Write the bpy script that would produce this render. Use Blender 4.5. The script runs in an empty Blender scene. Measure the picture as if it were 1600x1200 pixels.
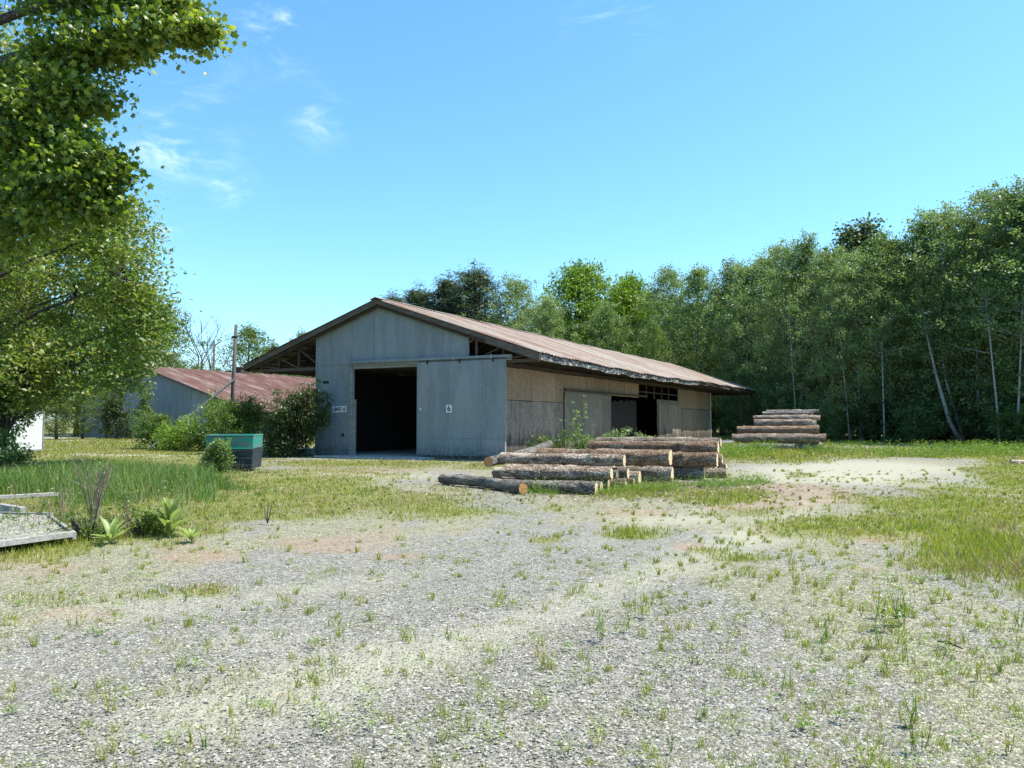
import bpy, math, random
import numpy as np
from mathutils import Vector, Matrix, Quaternion
R = math.radians
S = bpy.context.scene
COL = S.collection
random.seed(7)
rng = np.random.default_rng(11)

# ------------------------------------------------------------------ camera
F = 1230.0            # focal length in photo pixels (photo 1600x1200)
CH = 1.6              # eye height
PIT = math.atan(57 / F)
cam_d = bpy.data.cameras.new("camera")
cam = bpy.data.objects.new("camera", cam_d); COL.objects.link(cam)
cam_d.sensor_width = 36; cam_d.lens = 36 * F / 1600
cam_d.clip_start = 0.05; cam_d.clip_end = 3000
cam.location = (0, 0, CH); cam.rotation_euler = (R(90) + PIT, 0, 0)
S.camera = cam
S.render.resolution_x = 1024; S.render.resolution_y = 768

# ------------------------------------------------------------------ light
SUN_AZ, SUN_EL = R(89), R(61)        # azimuth clockwise from +Y (view direction)
sdir = Vector((math.sin(SUN_AZ) * math.cos(SUN_EL), math.cos(SUN_AZ) * math.cos(SUN_EL), math.sin(SUN_EL)))
W = bpy.data.worlds.new("World"); S.world = W; W.use_nodes = True
nt = W.node_tree; nt.nodes.clear()
def N(t, typ, **kw):
    n = t.nodes.new(typ)
    for k, v in kw.items():
        if k.startswith('i_'):
            n.inputs[int(k[2:])].default_value = v
        else:
            setattr(n, k, v)
    return n
def world():
    t = nt; L = t.links.new
    sky = N(t, 'ShaderNodeTexSky', sky_type='NISHITA', sun_disc=False, sun_elevation=SUN_EL, sun_rotation=SUN_AZ,
            air_density=1.0, dust_density=0.6, ozone_density=1.0)
    hs = N(t, 'ShaderNodeHueSaturation'); hs.inputs['Saturation'].default_value = 1.1
    hs.inputs['Hue'].default_value = 0.478
    L(sky.outputs[0], hs.inputs['Color'])
    gam = N(t, 'ShaderNodeMix', data_type='RGBA', blend_type='MULTIPLY'); gam.inputs[0].default_value = 1
    L(hs.outputs[0], gam.inputs[6]); gam.inputs[7].default_value = (.87, 1.13, 1.38, 1)
    # small wisps of cirrus, laid out by direction in the sky
    tc = N(t, 'ShaderNodeTexCoord')
    mp = N(t, 'ShaderNodeMapping'); mp.inputs['Scale'].default_value = (3.2, 3.2, 9.0); mp.inputs['Rotation'].default_value = (0.3, 0.5, 0.2)
    L(tc.outputs['Generated'], mp.inputs[0])
    no = N(t, 'ShaderNodeTexNoise'); no.inputs['Scale'].default_value = 3.5; no.inputs['Detail'].default_value = 9; no.inputs['Roughness'].default_value = 0.62
    no.inputs['Distortion'].default_value = 0.6
    L(mp.outputs[0], no.inputs['Vector'])
    total = None
    def px_dir(px, py):
        c, s = math.cos(PIT), math.sin(PIT)
        v = Vector(((px - 800) / F, 1, -(py - 600) / F))
        return Vector((v.x, v.y * c - v.z * s, v.y * s + v.z * c)).normalized()
    for px, py, w, a in ((258, 232, .036, .62), (500, 185, .03, .42), (440, 40, .045, .5), (250, 388, .035, .5), (360, 283, .025, .35), (960, 10, .05, .3), (290, 150, .07, .2)):
        d = px_dir(px, py)
        dp = N(t, 'ShaderNodeVectorMath', operation='DISTANCE'); dp.inputs[1].default_value = d
        L(tc.outputs['Generated'], dp.inputs[0])
        mr = N(t, 'ShaderNodeMapRange', interpolation_type='SMOOTHSTEP'); mr.inputs['From Min'].default_value = w * 1.7; mr.inputs['From Max'].default_value = 0
        mr.inputs['To Max'].default_value = a
        L(dp.outputs['Value'], mr.inputs[0])
        if total is None: total = mr.outputs[0]
        else:
            ad = N(t, 'ShaderNodeMath', operation='ADD'); L(total, ad.inputs[0]); L(mr.outputs[0], ad.inputs[1]); total = ad.outputs[0]
    mr = N(t, 'ShaderNodeMapRange', interpolation_type='SMOOTHSTEP'); mr.inputs['From Min'].default_value = .45; mr.inputs['From Max'].default_value = .85
    L(no.outputs[0], mr.inputs[0])
    mu = N(t, 'ShaderNodeMath', operation='MULTIPLY'); L(total, mu.inputs[0]); L(mr.outputs[0], mu.inputs[1])
    mx = N(t, 'ShaderNodeMix', data_type='RGBA'); L(mu.outputs[0], mx.inputs[0]); L(gam.outputs[2], mx.inputs[6]); mx.inputs[7].default_value = (9, 9.6, 10, 1)
    bg = N(t, 'ShaderNodeBackground'); bg.inputs[1].default_value = 0.115
    L(mx.outputs[2], bg.inputs[0])
    out = N(t, 'ShaderNodeOutputWorld'); L(bg.outputs[0], out.inputs[0])
    return gam, bg
gam, bg = world()
sl = bpy.data.lights.new("sun", 'SUN'); sl.energy = 4.9; sl.angle = R(0.53); sl.color = (1, .95, .84)
so = bpy.data.objects.new("sun", sl); COL.objects.link(so)
so.rotation_euler = sdir.to_track_quat('Z', 'Y').to_euler()
S.view_settings.view_transform = 'Standard'; S.view_settings.look = 'None'
S.view_settings.exposure = 0.85; S.view_settings.gamma = 1
S.render.engine = 'CYCLES'
S.cycles.max_bounces = 6; S.cycles.transparent_max_bounces = 4

# ------------------------------------------------------------------ helpers
def P(px, py, Y):
    """world point on the photo ray (px,py) at depth Y"""
    c, s = math.cos(PIT), math.sin(PIT)
    vy, vz = 1, -(py - 600) / F
    y = vy * c - vz * s; z = vy * s + vz * c
    k = Y / y
    return Vector(((px - 800) / F * k, Y, CH + z * k))
def G(px, py):
    """ground point"""
    c, s = math.cos(PIT), math.sin(PIT)
    vz = -(py - 600) / F
    z = s + vz * c; k = -CH / z
    return Vector(((px - 800) / F * k, (c - vz * s) * k, 0))
def to_px(x, y):
    """ground xy arrays -> photo px,py"""
    c, s = math.cos(PIT), math.sin(PIT)
    f = y * c - CH * s; u = -y * s - CH * c
    f = np.maximum(f, .05)
    return 800 + F * x / f, 600 - F * u / f

_T = np.random.default_rng(5).random((256, 256))
def vn(x, y):
    xi = np.floor(x).astype(int); yi = np.floor(y).astype(int); fx = x - xi; fy = y - yi
    fx = fx * fx * (3 - 2 * fx); fy = fy * fy * (3 - 2 * fy)
    a = _T[xi & 255, yi & 255]; b = _T[(xi + 1) & 255, yi & 255]; c = _T[xi & 255, (yi + 1) & 255]; d = _T[(xi + 1) & 255, (yi + 1) & 255]
    return (a * (1 - fx) + b * fx) * (1 - fy) + (c * (1 - fx) + d * fx) * fy
def fbm(x, y, o=4):
    r = 0; a = .5; s = 0
    for i in range(o):
        r = r + a * vn(x + 17.3 * i, y + 9.1 * i); s += a; a *= .5; x = x * 2.03; y = y * 2.03
    return r / s

def link(o, parent=None):
    COL.objects.link(o)
    if parent is not None: o.parent = parent
    return o
def tag(o, label=None, cat=None, group=None, kind=None):
    if label: o['label'] = label
    if cat: o['category'] = cat
    if group: o['group'] = group
    if kind: o['kind'] = kind
    return o
def empty(name, loc=(0, 0, 0), rz=0, label=None, cat=None, group=None):
    o = bpy.data.objects.new(name, None); o.empty_display_size = .2
    o.location = loc; o.rotation_euler = (0, 0, rz); link(o); return tag(o, label, cat, group)
def np_mesh(name, V, Fc, mat, parent=None, smooth=False, mi=None):
    """fast mesh from arrays: V (n,3), Fc (m,k)"""
    V = np.asarray(V, np.float32); Fc = np.asarray(Fc, np.int32)
    me = bpy.data.meshes.new(name)
    me.vertices.add(len(V)); me.vertices.foreach_set('co', V.ravel())
    m, k = Fc.shape
    me.loops.add(m * k); me.loops.foreach_set('vertex_index', Fc.ravel())
    me.polygons.add(m); me.polygons.foreach_set('loop_start', np.arange(0, m * k, k, dtype=np.int32))
    if smooth: me.polygons.foreach_set('use_smooth', np.ones(m, bool))
    for x in (mat if isinstance(mat, (list, tuple)) else [mat]): me.materials.append(x)
    if mi is not None: me.polygons.foreach_set('material_index', np.asarray(mi, np.int32))
    me.update(calc_edges=True); me.validate()
    return link(bpy.data.objects.new(name, me), parent)
def copy_tree(o, parent=None):
    c = o.copy(); COL.objects.link(c); c.parent = parent
    for ch in [k for k in KIDS.get(o.name, [])]: copy_tree(ch, c)
    return c
KIDS = {}
def kids(root):
    KIDS[root.name] = list(root.children)
    for c in root.children: kids(c)

class MB:
    def __init__(s): s.v = []; s.f = []; s.m = []; s.mi = 0
    def add(s, vs, fs):
        b = len(s.v); s.v += [tuple(p) for p in vs]
        for q in fs: s.f.append([b + i for i in q]); s.m.append(s.mi)
    def hexa(s, p):
        s.add(p, [(0, 3, 2, 1), (4, 5, 6, 7), (0, 1, 5, 4), (1, 2, 6, 5), (2, 3, 7, 6), (3, 0, 4, 7)])
    def box(s, x0, x1, y0, y1, z0, z1):
        s.hexa([(x0, y0, z0), (x1, y0, z0), (x1, y1, z0), (x0, y1, z0), (x0, y0, z1), (x1, y0, z1), (x1, y1, z1), (x0, y1, z1)])
    def prism(s, poly, y0, y1):
        """polygon in xz extruded in y"""
        n = len(poly)
        s.add([(x, y0, z) for x, z in poly] + [(x, y1, z) for x, z in poly],
              [tuple(range(n)), tuple(range(2 * n - 1, n - 1, -1))] + [(i, i + n, (i + 1) % n + n, (i + 1) % n) for i in range(n)])
    def beam(s, a, b, w, h, up=(0, 0, 1)):
        a = Vector(a); b = Vector(b); d = (b - a).normalized(); u = Vector(up)
        x = d.cross(u)
        if x.length < 1e-3: x = d.cross(Vector((0, 1, 0)))
        x.normalize(); z = x.cross(d).normalized()
        x *= w / 2; z *= h / 2
        s.hexa([a - x - z, a + x - z, b + x - z, b - x - z, a - x + z, a + x + z, b + x + z, b - x + z])
    def tube(s, pts, rad, n=8, cap=True):
        b = len(s.v); pts = [Vector(p) for p in pts]; prev = None
        for i, p in enumerate(pts):
            d = (pts[min(i + 1, len(pts) - 1)] - pts[max(i - 1, 0)])
            d = d.normalized() if d.length > 1e-6 else Vector((0, 0, 1))
            if prev is None: x = d.orthogonal().normalized()
            else:
                x = prev - d * prev.dot(d)
                x = x.normalized() if x.length > 1e-5 else d.orthogonal().normalized()
            prev = x; y = d.cross(x)
            r = rad[i] if hasattr(rad, '__len__') else rad
            for k in range(n):
                a = 2 * math.pi * k / n
                s.v.append(tuple(p + (x * math.cos(a) + y * math.sin(a)) * r))
        for i in range(len(pts) - 1):
            for k in range(n):
                s.f.append([b + i * n + k, b + i * n + (k + 1) % n, b + (i + 1) * n + (k + 1) % n, b + (i + 1) * n + k]); s.m.append(s.mi)
        if cap:
            s.f.append([b + k for k in range(n)][::-1]); s.m.append(s.mi)
            s.f.append([b + (len(pts) - 1) * n + k for k in range(n)]); s.m.append(s.mi)
    def build(s, name, mat, parent=None, smooth=False, bevel=0):
        me = bpy.data.meshes.new(name); me.from_pydata(s.v, [], s.f)
        for x in (mat if isinstance(mat, (list, tuple)) else [mat]): me.materials.append(x)
        me.polygons.foreach_set('material_index', s.m)
        if smooth: me.polygons.foreach_set('use_smooth', [True] * len(s.f))
        me.update()
        o = link(bpy.data.objects.new(name, me), parent)
        if bevel:
            b = o.modifiers.new('bevel', 'BEVEL'); b.width = bevel; b.segments = 1; b.limit_method = 'ANGLE'
        return o

# ------------------------------------------------------------------ materials
class NT:
    """tiny node-graph helper"""
    def __init__(s, name):
        s.m = bpy.data.materials.new(name); s.m.use_nodes = True; s.t = s.m.node_tree; s.t.nodes.clear()
        s.out = s.t.nodes.new('ShaderNodeOutputMaterial')
        s.obj = s.t.nodes.new('ShaderNodeTexCoord').outputs['Object']
        s.geo = s.t.nodes.new('ShaderNodeNewGeometry')
    def setin(s, sock, v):
        if hasattr(v, 'is_output') or isinstance(v, bpy.types.NodeSocket): s.t.links.new(v, sock)
        else:
            if isinstance(v, tuple) and len(v) == 3 and sock.type == 'RGBA': v = v + (1,)
            sock.default_value = v
    def map(s, scale=(1, 1, 1), loc=(0, 0, 0), rot=(0, 0, 0), vec=None):
        n = s.t.nodes.new('ShaderNodeMapping'); s.setin(n.inputs[0], vec or s.obj)
        n.inputs['Scale'].default_value = scale; n.inputs['Location'].default_value = loc; n.inputs['Rotation'].default_value = rot
        return n.outputs[0]
    def noise(s, scale, detail=4, rough=.55, vec=None, dist=0, out=0):
        n = s.t.nodes.new('ShaderNodeTexNoise'); s.setin(n.inputs['Vector'], vec or s.obj)
        n.inputs['Scale'].default_value = scale; n.inputs['Detail'].default_value = detail; n.inputs['Roughness'].default_value = rough
        n.inputs['Distortion'].default_value = dist
        return n.outputs[out]
    def voro(s, scale, vec=None, feature='F1', out='Distance', rnd=1):
        n = s.t.nodes.new('ShaderNodeTexVoronoi'); n.feature = feature; s.setin(n.inputs['Vector'], vec or s.obj)
        n.inputs['Scale'].default_value = scale; n.inputs['Randomness'].default_value = rnd
        return n.outputs[out]
    def mr(s, v, a, b, c=0, d=1, smooth=True):
        n = s.t.nodes.new('ShaderNodeMapRange'); n.interpolation_type = 'SMOOTHSTEP' if smooth else 'LINEAR'
        s.setin(n.inputs[0], v); n.inputs[1].default_value = a; n.inputs[2].default_value = b; n.inputs[3].default_value = c; n.inputs[4].default_value = d
        return n.outputs[0]
    def math(s, op, a, b=0):
        n = s.t.nodes.new('ShaderNodeMath'); n.operation = op; s.setin(n.inputs[0], a); s.setin(n.inputs[1], b); return n.outputs[0]
    def mix(s, f, a, b, mode='MIX'):
        n = s.t.nodes.new('ShaderNodeMix'); n.data_type = 'RGBA'; n.blend_type = mode
        s.setin(n.inputs[0], f); s.setin(n.inputs[6], a); s.setin(n.inputs[7], b); return n.outputs[2]
    def ramp(s, f, stops, interp='LINEAR'):
        n = s.t.nodes.new('ShaderNodeValToRGB'); n.color_ramp.interpolation = interp; s.setin(n.inputs[0], f)
        e = n.color_ramp.elements
        while len(e) < len(stops): e.new(.5)
        for i, (p, c) in enumerate(stops): e[i].position = p; e[i].color = tuple(c) + (1,)
        return n.outputs[0]
    def scale(s, col, k):
        """multiply colour by scalar socket"""
        n = s.t.nodes.new('ShaderNodeVectorMath'); n.operation = 'SCALE'; s.setin(n.inputs[0], col); s.setin(n.inputs[3], k); return n.outputs[0]
    def sep(s, v, i):
        n = s.t.nodes.new('ShaderNodeSeparateXYZ'); s.setin(n.inputs[0], v); return n.outputs[i]
    def island(s): return s.geo.outputs['Random Per Island']
    def orand(s):
        return s.t.nodes.new('ShaderNodeObjectInfo').outputs['Random']
    def bump(s, h, dist=.01, st=1.0):
        n = s.t.nodes.new('ShaderNodeBump'); s.setin(n.inputs['Height'], h); n.inputs['Distance'].default_value = dist; n.inputs['Strength'].default_value = st
        return n.outputs[0]
    def done(s, col, rough=.8, normal=None, metal=0, spec=.3, trans=0):
        p = s.t.nodes.new('ShaderNodeBsdfPrincipled'); s.setin(p.inputs['Base Color'], col); s.setin(p.inputs['Roughness'], rough)
        s.setin(p.inputs['Metallic'], metal); s.setin(p.inputs['Specular IOR Level'], spec)
        if normal: s.t.links.new(normal, p.inputs['Normal'])
        sh = p.outputs[0]
        if trans:
            t = s.t.nodes.new('ShaderNodeBsdfTranslucent')
            c2 = s.mix(1, col, (1.6, 1.65, .8), 'MULTIPLY'); s.setin(t.inputs[0], c2)
            m = s.t.nodes.new('ShaderNodeMixShader'); m.inputs[0].default_value = trans
            s.t.links.new(sh, m.inputs[1]); s.t.links.new(t.outputs[0], m.inputs[2]); sh = m.outputs[0]
        s.t.links.new(sh, s.out.inputs[0]); return s.m

def leaf_mat(name, cols, rough=.45, trans=.4, spec=.5, pscale=.5):
    s = NT(name)
    n = s.noise(pscale, 2)
    f = s.math('ADD', s.math('MULTIPLY', s.island(), .7), s.math('MULTIPLY', s.mr(n, .3, .7), .3))
    c = s.ramp(f, [(i / (len(cols) - 1), c) for i, c in enumerate(cols)])
    k = s.math('ADD', .82, s.math('MULTIPLY', s.orand(), .36))
    return s.done(s.scale(c, k), rough, trans=trans, spec=spec)

def plain(name, col, rough=.7, var=.25, scale=6, bump=0, metal=0, spec=.3, stretch=(1, 1, 1)):
    s = NT(name); v = s.map(stretch)
    n = s.noise(scale, 5, .6, vec=v)
    c = s.scale(col + (1,) if False else s.mix(0, col, col), s.mr(n, .25, .75, 1 - var, 1 + var))
    return s.done(c, rough, s.bump(n, bump) if bump else None, metal, spec)

def m_wood(name, col, col2, grain=(1, 1, 12), scale=3, rough=.85, island=.3):
    s = NT(name); v = s.map(grain)
    n = s.noise(scale, 6, .65, vec=v); n2 = s.noise(scale * 7, 3, .6, vec=v)
    c = s.mix(s.mr(n, .3, .7), col, col2)
    k = s.math('MULTIPLY', s.mr(n2, .3, .7, .75, 1.2), s.math('ADD', 1 - island / 2, s.math('MULTIPLY', s.island(), island)))
    return s.done(s.scale(c, k), rough, s.bump(n2, .004))
M = {}
M['wood_h'] = m_wood('weathered_wood', (.16, .13, .11), (.09, .07, .06), (.6, .6, 6))
M['wood_dark'] = m_wood('dark_wood', (.05, .038, .03), (.09, .07, .055), (.5, .5, 5))
M['wood_grey'] = m_wood('grey_board', (.34, .33, .33), (.2, .19, .18), (.4, 4, 4), 3)
M['wood_post'] = m_wood('pole_wood', (.13, .115, .10), (.07, .06, .05), (6, 6, .5), 2)
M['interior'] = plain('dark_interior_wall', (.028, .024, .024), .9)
def m_paint():
    s = NT('grey_blue_painted_plywood')
    v = s.map((1.6, 1.6, .35)); n = s.noise(1.3, 5, .6, vec=v); n2 = s.noise(9, 5, .7, vec=s.map((3, 3, .5)))
    z = s.sep(s.obj, 2)
    c = s.mix(s.mr(n, .35, .68), (.27, .295, .315), (.205, .235, .265))
    c = s.mix(s.mr(s.noise(.7, 3), .45, .65, 0, .5), c, (.235, .27, .25))
    c = s.scale(c, s.mr(n2, .25, .75, .86, 1.14))
    c = s.scale(c, s.math('ADD', .93, s.math('MULTIPLY', s.island(), .14)))
    st = s.math('MULTIPLY', s.mr(z, .75, 0, 0, 1), s.mr(s.noise(5, 5, .7), .35, .6))
    c = s.mix(st, c, (.10, .11, .11))
    scr = s.mr(s.noise(14, 2, .5, vec=s.map((1, 1, .25), loc=(3, 1, 2))), .70, .76, 0, .7)
    c = s.mix(scr, c, (.36, .38, .38))
    return s.done(c, .75, s.bump(n2, .004))
M['paint'] = m_paint()
def m_osb(name, a, b, dark, stain=.5):
    s = NT(name)
    v = s.map((9, 9, 16), rot=(.2, .1, .4))
    f = s.voro(2.2, v, out='Color'); fr = s.sep(f, 0)
    n = s.noise(1.2, 5, .6)
    c = s.mix(s.mr(fr, 0, 1), a, b)
    c = s.scale(c, s.mr(s.noise(60, 3, .7), .3, .7, .75, 1.25))
    v2 = s.map((2.5, 2.5, .5))
    z = s.sep(s.obj, 2)
    low = s.mr(z, 1.5, 0, 0, .35)
    st = s.math('ADD', s.math('SUBTRACT', s.noise(1.6, 6, .7, vec=v2), .5), low)
    c = s.mix(s.mr(st, .02, .28, 0, stain), c, dark)
    drip = s.noise(3.2, 6, .75, vec=s.map((2.2, 2.2, .16), loc=(1, 6, 0)))
    c = s.mix(s.mr(drip, .50, .66, 0, .6), c, s.scale(dark, 1.4))
    c = s.scale(c, s.math('ADD', .85, s.math('MULTIPLY', s.island(), .3)))
    c = s.mix(s.mr(s.noise(1.1, 4, .6, vec=s.map((1, 1, 1), loc=(4, 4, 4))), .5, .7, 0, .45), c, s.scale(c, 1.5))
    return s.done(c, .9, s.bump(fr, .006))
M['osb_up'] = m_osb('tan_strand_board', (.36, .25, .16), (.20, .14, .095), (.12, .09, .065), .75)
M['osb_low'] = m_osb('weathered_strand_board', (.29, .24, .19), (.15, .125, .10), (.055, .047, .04), .95)
M['door_side'] = m_osb('weathered_green_door_board', (.22, .19, .14), (.15, .13, .10), (.08, .07, .055), .75)
M['white_peel'] = None
def m_peel():
    s = NT('peeling_white_paint')
    n = s.noise(3, 6, .75, vec=s.map((1, 1, 3)))
    c = s.mix(s.mr(n, .48, .60), (.06, .052, .045), (.42, .42, .40))
    return s.done(c, .8, s.bump(n, .01))
M['white_peel'] = m_peel()
def m_roof(name, cols, streak, ribn=0):
    """metal sheet: local x runs down the slope, y along the ridge"""
    s = NT(name)
    v = s.map((.35, 3.0, .35)); n = s.noise(1.5, 7, .7, vec=v)
    v2 = s.map((.12, .55, .12)); n2 = s.noise(1.2, 4, .6, vec=v2)
    f = s.math('ADD', s.math('MULTIPLY', n, .55), s.math('MULTIPLY', n2, .45))
    c = s.ramp(s.mr(f, .33, .67), cols)
    n3 = s.noise(2.2, 6, .75, vec=s.map((.25, 9, .25), loc=(5, 2, 0)))
    c = s.mix(s.mr(n3, .52, .66, 0, .7), c, streak)
    sp = s.noise(18, 5, .75, vec=s.map((.7, 1.5, 1)))
    c = s.scale(c, s.mr(sp, .3, .7, .72, 1.3))
    dk = s.mr(s.noise(.9, 5, .65, vec=s.map((.5, 1.4, 1), loc=(9, 0, 0))), .54, .7, 0, .6)
    c = s.mix(dk, c, s.scale(c, .55))
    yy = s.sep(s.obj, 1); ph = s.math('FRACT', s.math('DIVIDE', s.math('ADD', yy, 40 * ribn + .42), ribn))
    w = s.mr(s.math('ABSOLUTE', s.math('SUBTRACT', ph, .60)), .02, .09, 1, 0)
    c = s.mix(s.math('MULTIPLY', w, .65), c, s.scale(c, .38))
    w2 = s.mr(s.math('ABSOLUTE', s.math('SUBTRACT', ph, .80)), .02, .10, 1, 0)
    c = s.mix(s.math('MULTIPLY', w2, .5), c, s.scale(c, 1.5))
    return s.done(c, .6, s.bump(sp, .003), 0.0, .4)
M['roof'] = m_roof('weathered_rusty_roof_metal', [(0, (.17, .08, .055)), (.3, (.215, .14, .10)), (.55, (.25, .205, .165)), (1, (.31, .29, .265))], (.17, .065, .05), .30)
M['roof_red'] = m_roof('red_roof_metal', [(0, (.11, .045, .034)), (.45, (.145, .07, .052)), (.7, (.18, .11, .09)), (1, (.29, .23, .20))], (.075, .03, .024), .45)
M['concrete'] = plain('old_concrete', (.36, .36, .35), .9, .3, 5, .01)
def m_bark(name, a, b, c3, sc=1):
    s = NT(name)
    v = s.map((2.2, 6, 6)); n = s.noise(2.6 * sc, 9, .78, vec=v, dist=.5)
    vv = s.voro(4.2 * sc, s.map((2.6, 6, 6)), 'DISTANCE_TO_EDGE')
    c = s.mix(s.mr(n, .38, .62), a, b)
    c = s.mix(s.mr(s.noise(2.1, 5, .7, vec=s.map((1, 2, 2), loc=(3, 0, 0))), .50, .60, 0, .8), c, c3)
    c = s.mix(s.mr(s.noise(3.0, 5, .75, vec=s.map((1, 2, 2), loc=(0, 7, 2))), .57, .64, 0, .8), c, s.scale(b, .45))
    c = s.mix(s.mr(s.noise(1.6, 5, .7, vec=s.map((1, 2, 2), loc=(8, 1, 2))), .60, .68, 0, .6), c, (.17, .19, .08))
    c = s.scale(c, s.mr(vv, 0, .10, .35, 1.1))
    c = s.scale(c, s.math('ADD', .7, s.math('MULTIPLY', s.orand(), .6)))
    h = s.math('ADD', s.math('MULTIPLY', n, .9), s.mr(vv, 0, .15, 0, .6))
    return s.done(c, .9, s.bump(h, .06))
M['bark'] = m_bark('brown_log_bark', (.40, .31, .235), (.19, .135, .10), (.58, .49, .39))
M['bark_grey'] = m_bark('grey_log_bark', (.38, .34, .29), (.16, .135, .115), (.50, .46, .41))
M['bark_tan'] = m_bark('tan_log_bark', (.42, .28, .18), (.22, .135, .085), (.54, .43, .32))
M['bark_tree'] = m_bark('tree_bark', (.16, .13, .11), (.08, .065, .055), (.22, .2, .18))
def m_birch():
    s = NT('birch_bark')
    n = s.noise(3, 5, .7, vec=s.map((1, 1, 5)))
    c = s.mix(s.mr(n, .55, .65), (.34, .33, .30), (.06, .055, .05))
    return s.done(c, .8)
M['birch'] = m_birch()
def m_cut(name, a, b):
    s = NT(name)
    v = s.map((0, 1, 1))
    d = s.t.nodes.new('ShaderNodeVectorMath'); d.operation = 'LENGTH'; s.setin(d.inputs[0], v)
    rr = s.math('ADD', d.outputs['Value'], s.math('MULTIPLY', s.noise(4, 3), .03))
    w = s.math('SINE', s.math('MULTIPLY', rr, 330))
    c = s.mix(s.mr(w, -1, 1), a, b)
    c = s.mix(s.mr(s.noise(7, 5, .7), .5, .7, 0, .55), c, (.2, .14, .09))
    return s.done(c, .85, s.bump(s.noise(30, 3), .003))
M['cut'] = m_cut('cut_wood_cream', (.66, .52, .33), (.56, .42, .26))
M['cut_orange'] = m_cut('cut_wood_orange', (.58, .27, .11), (.47, .21, .09))
M['white'] = plain('white_paint', (.78, .78, .77), .5, .06, 4)
M['black'] = plain('black_paint', (.02, .02, .02), .6, .1)
def m_teal():
    s = NT('faded_teal_paint')
    n = s.noise(2, 5, .6, vec=s.map((.7, 1, 5))); x = s.sep(s.obj, 0)
    c = s.mix(s.mr(n, .42, .62), (.015, .26, .20), (.13, .18, .17))
    c = s.mix(s.mr(s.noise(12, 5, .7), .58, .7, 0, .7), c, (.10, .08, .07))
    return s.done(c, .5)
M['teal'] = m_teal()
M['navy'] = plain('dark_navy_steel', (.028, .038, .05), .5, .5, 3, stretch=(.4, 1, 5))
M['wire'] = plain('black_wire', (.02, .02, .02), .6)
# leaves
LF = {
 'birch': leaf_mat('birch_leaves', [(.055, .10, .030), (.10, .165, .050), (.16, .225, .075), (.27, .33, .14)]),
 'birch2': leaf_mat('pale_birch_leaves', [(.085, .135, .05), (.15, .215, .08), (.21, .28, .115), (.34, .40, .20)]),
 'bright': leaf_mat('bright_maple_leaves', [(.05, .10, .01), (.11, .19, .015), (.16, .25, .02), (.23, .28, .03)]),
 'maple': leaf_mat('maple_leaves', [(.035, .08, .012), (.10, .165, .02), (.20, .27, .035), (.42, .45, .08)], rough=.42, trans=.4),
 'olive': leaf_mat('olive_brown_leaves', [(.045, .10, .022), (.09, .155, .03), (.18, .22, .045), (.23, .19, .08)]),
 'pine': leaf_mat('pine_needles', [(.045, .075, .04), (.075, .115, .06), (.12, .16, .095)], trans=.2),
 'shrub': leaf_mat('shrub_leaves', [(.04, .085, .015), (.08, .14, .025), (.13, .19, .045), (.20, .21, .08)]),
 'dark': leaf_mat('dark_vine_leaves', [(.025, .045, .018), (.05, .08, .026), (.085, .125, .04), (.17, .20, .08)]),
 'weed': leaf_mat('weed_leaves', [(.09, .16, .02), (.15, .24, .03), (.22, .30, .05)]),
 'mullein': leaf_mat('pale_mullein_leaves', [(.20, .27, .09), (.28, .35, .13), (.36, .40, .19)]),
}

# ------------------------------------------------------------------ ground masks (photo-derived layout of patches)
GR = [ # grass: cx, cy, rx, ry, weight
 (180, 760, 260, 46, 1.6), (60, 830, 130, 40, 1.0), (230, 815, 120, 30, 1.2), (480, 775, 150, 38, 1.2), (640, 790, 170, 26, .9), (350, 800, 90, 25, .9),
 (760, 790, 90, 22, .6), (1000, 765, 120, 14, 1.1), (1120, 775, 70, 12, 1.3), (880, 790, 60, 10, .5), (990, 832, 55, 8, .95), (850, 842, 35, 7, .9),
 (1330, 815, 130, 22, 1.0), (1500, 800, 160, 40, 1.3), (1530, 860, 110, 45, 1.3), (1640, 890, 70, 60, 1.2), (1150, 870, 60, 9, .7), (1110, 858, 40, 7, .6),
 (1180, 800, 90, 9, .7), (1580, 740, 60, 30, 1.2), (1430, 709, 260, 9, 1.0), (1210, 708, 100, 13, 1.4), (1100, 722, 60, 12, .6),
 (580, 724, 190, 6, 1.1), (430, 745, 60, 12, .8), (230, 698, 130, 12, 1.8), (60, 704, 60, 14, 1.6), (350, 722, 60, 8, .5), (760, 727, 60, 6, .9),
 (140, 722, 100, 6, .4), (1380, 945, 30, 18, .6), (990, 950, 30, 18, .5), (330, 920, 50, 10, .7), (230, 930, 60, 12, .35), (950, 960, 60, 20, .3),
 (1060, 770, 60, 10, 1.0), (1250, 742, 30, 5, .7), (1440, 750, 40, 6, .6), (700, 765, 60, 10, .7), (1480, 1120, 80, 20, .35), (1180, 980, 50, 9, .4), (520, 890, 40, 7, .5), (60, 940, 70, 14, .5),
]
DRY = [(1330, 708, 120, 6, .9), (1500, 712, 60, 6, .7), (1180, 720, 60, 6, .6), (560, 850, 110, 22, .8), (1230, 770, 120, 16, 1.1), (330, 870, 90, 22, .7), (90, 960, 120, 25, .6), (560, 735, 120, 7, .9), (840, 1010, 40, 14, .6), (1230, 820, 80, 10, .8),
 (1400, 835, 120, 12, .8), (1560, 780, 60, 30, .6), (1150, 790, 60, 9, .7), (1300, 1180, 150, 40, .35), (1000, 1170, 80, 30, .3), (700, 1110, 30, 12, .4), (1080, 850, 30, 10, .5), (640, 830, 90, 14, .6), (980, 800, 70, 10, .6),
 (60, 880, 120, 20, .8), (440, 1080, 20, 10, .4), (1350, 890, 50, 10, .4)]
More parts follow.
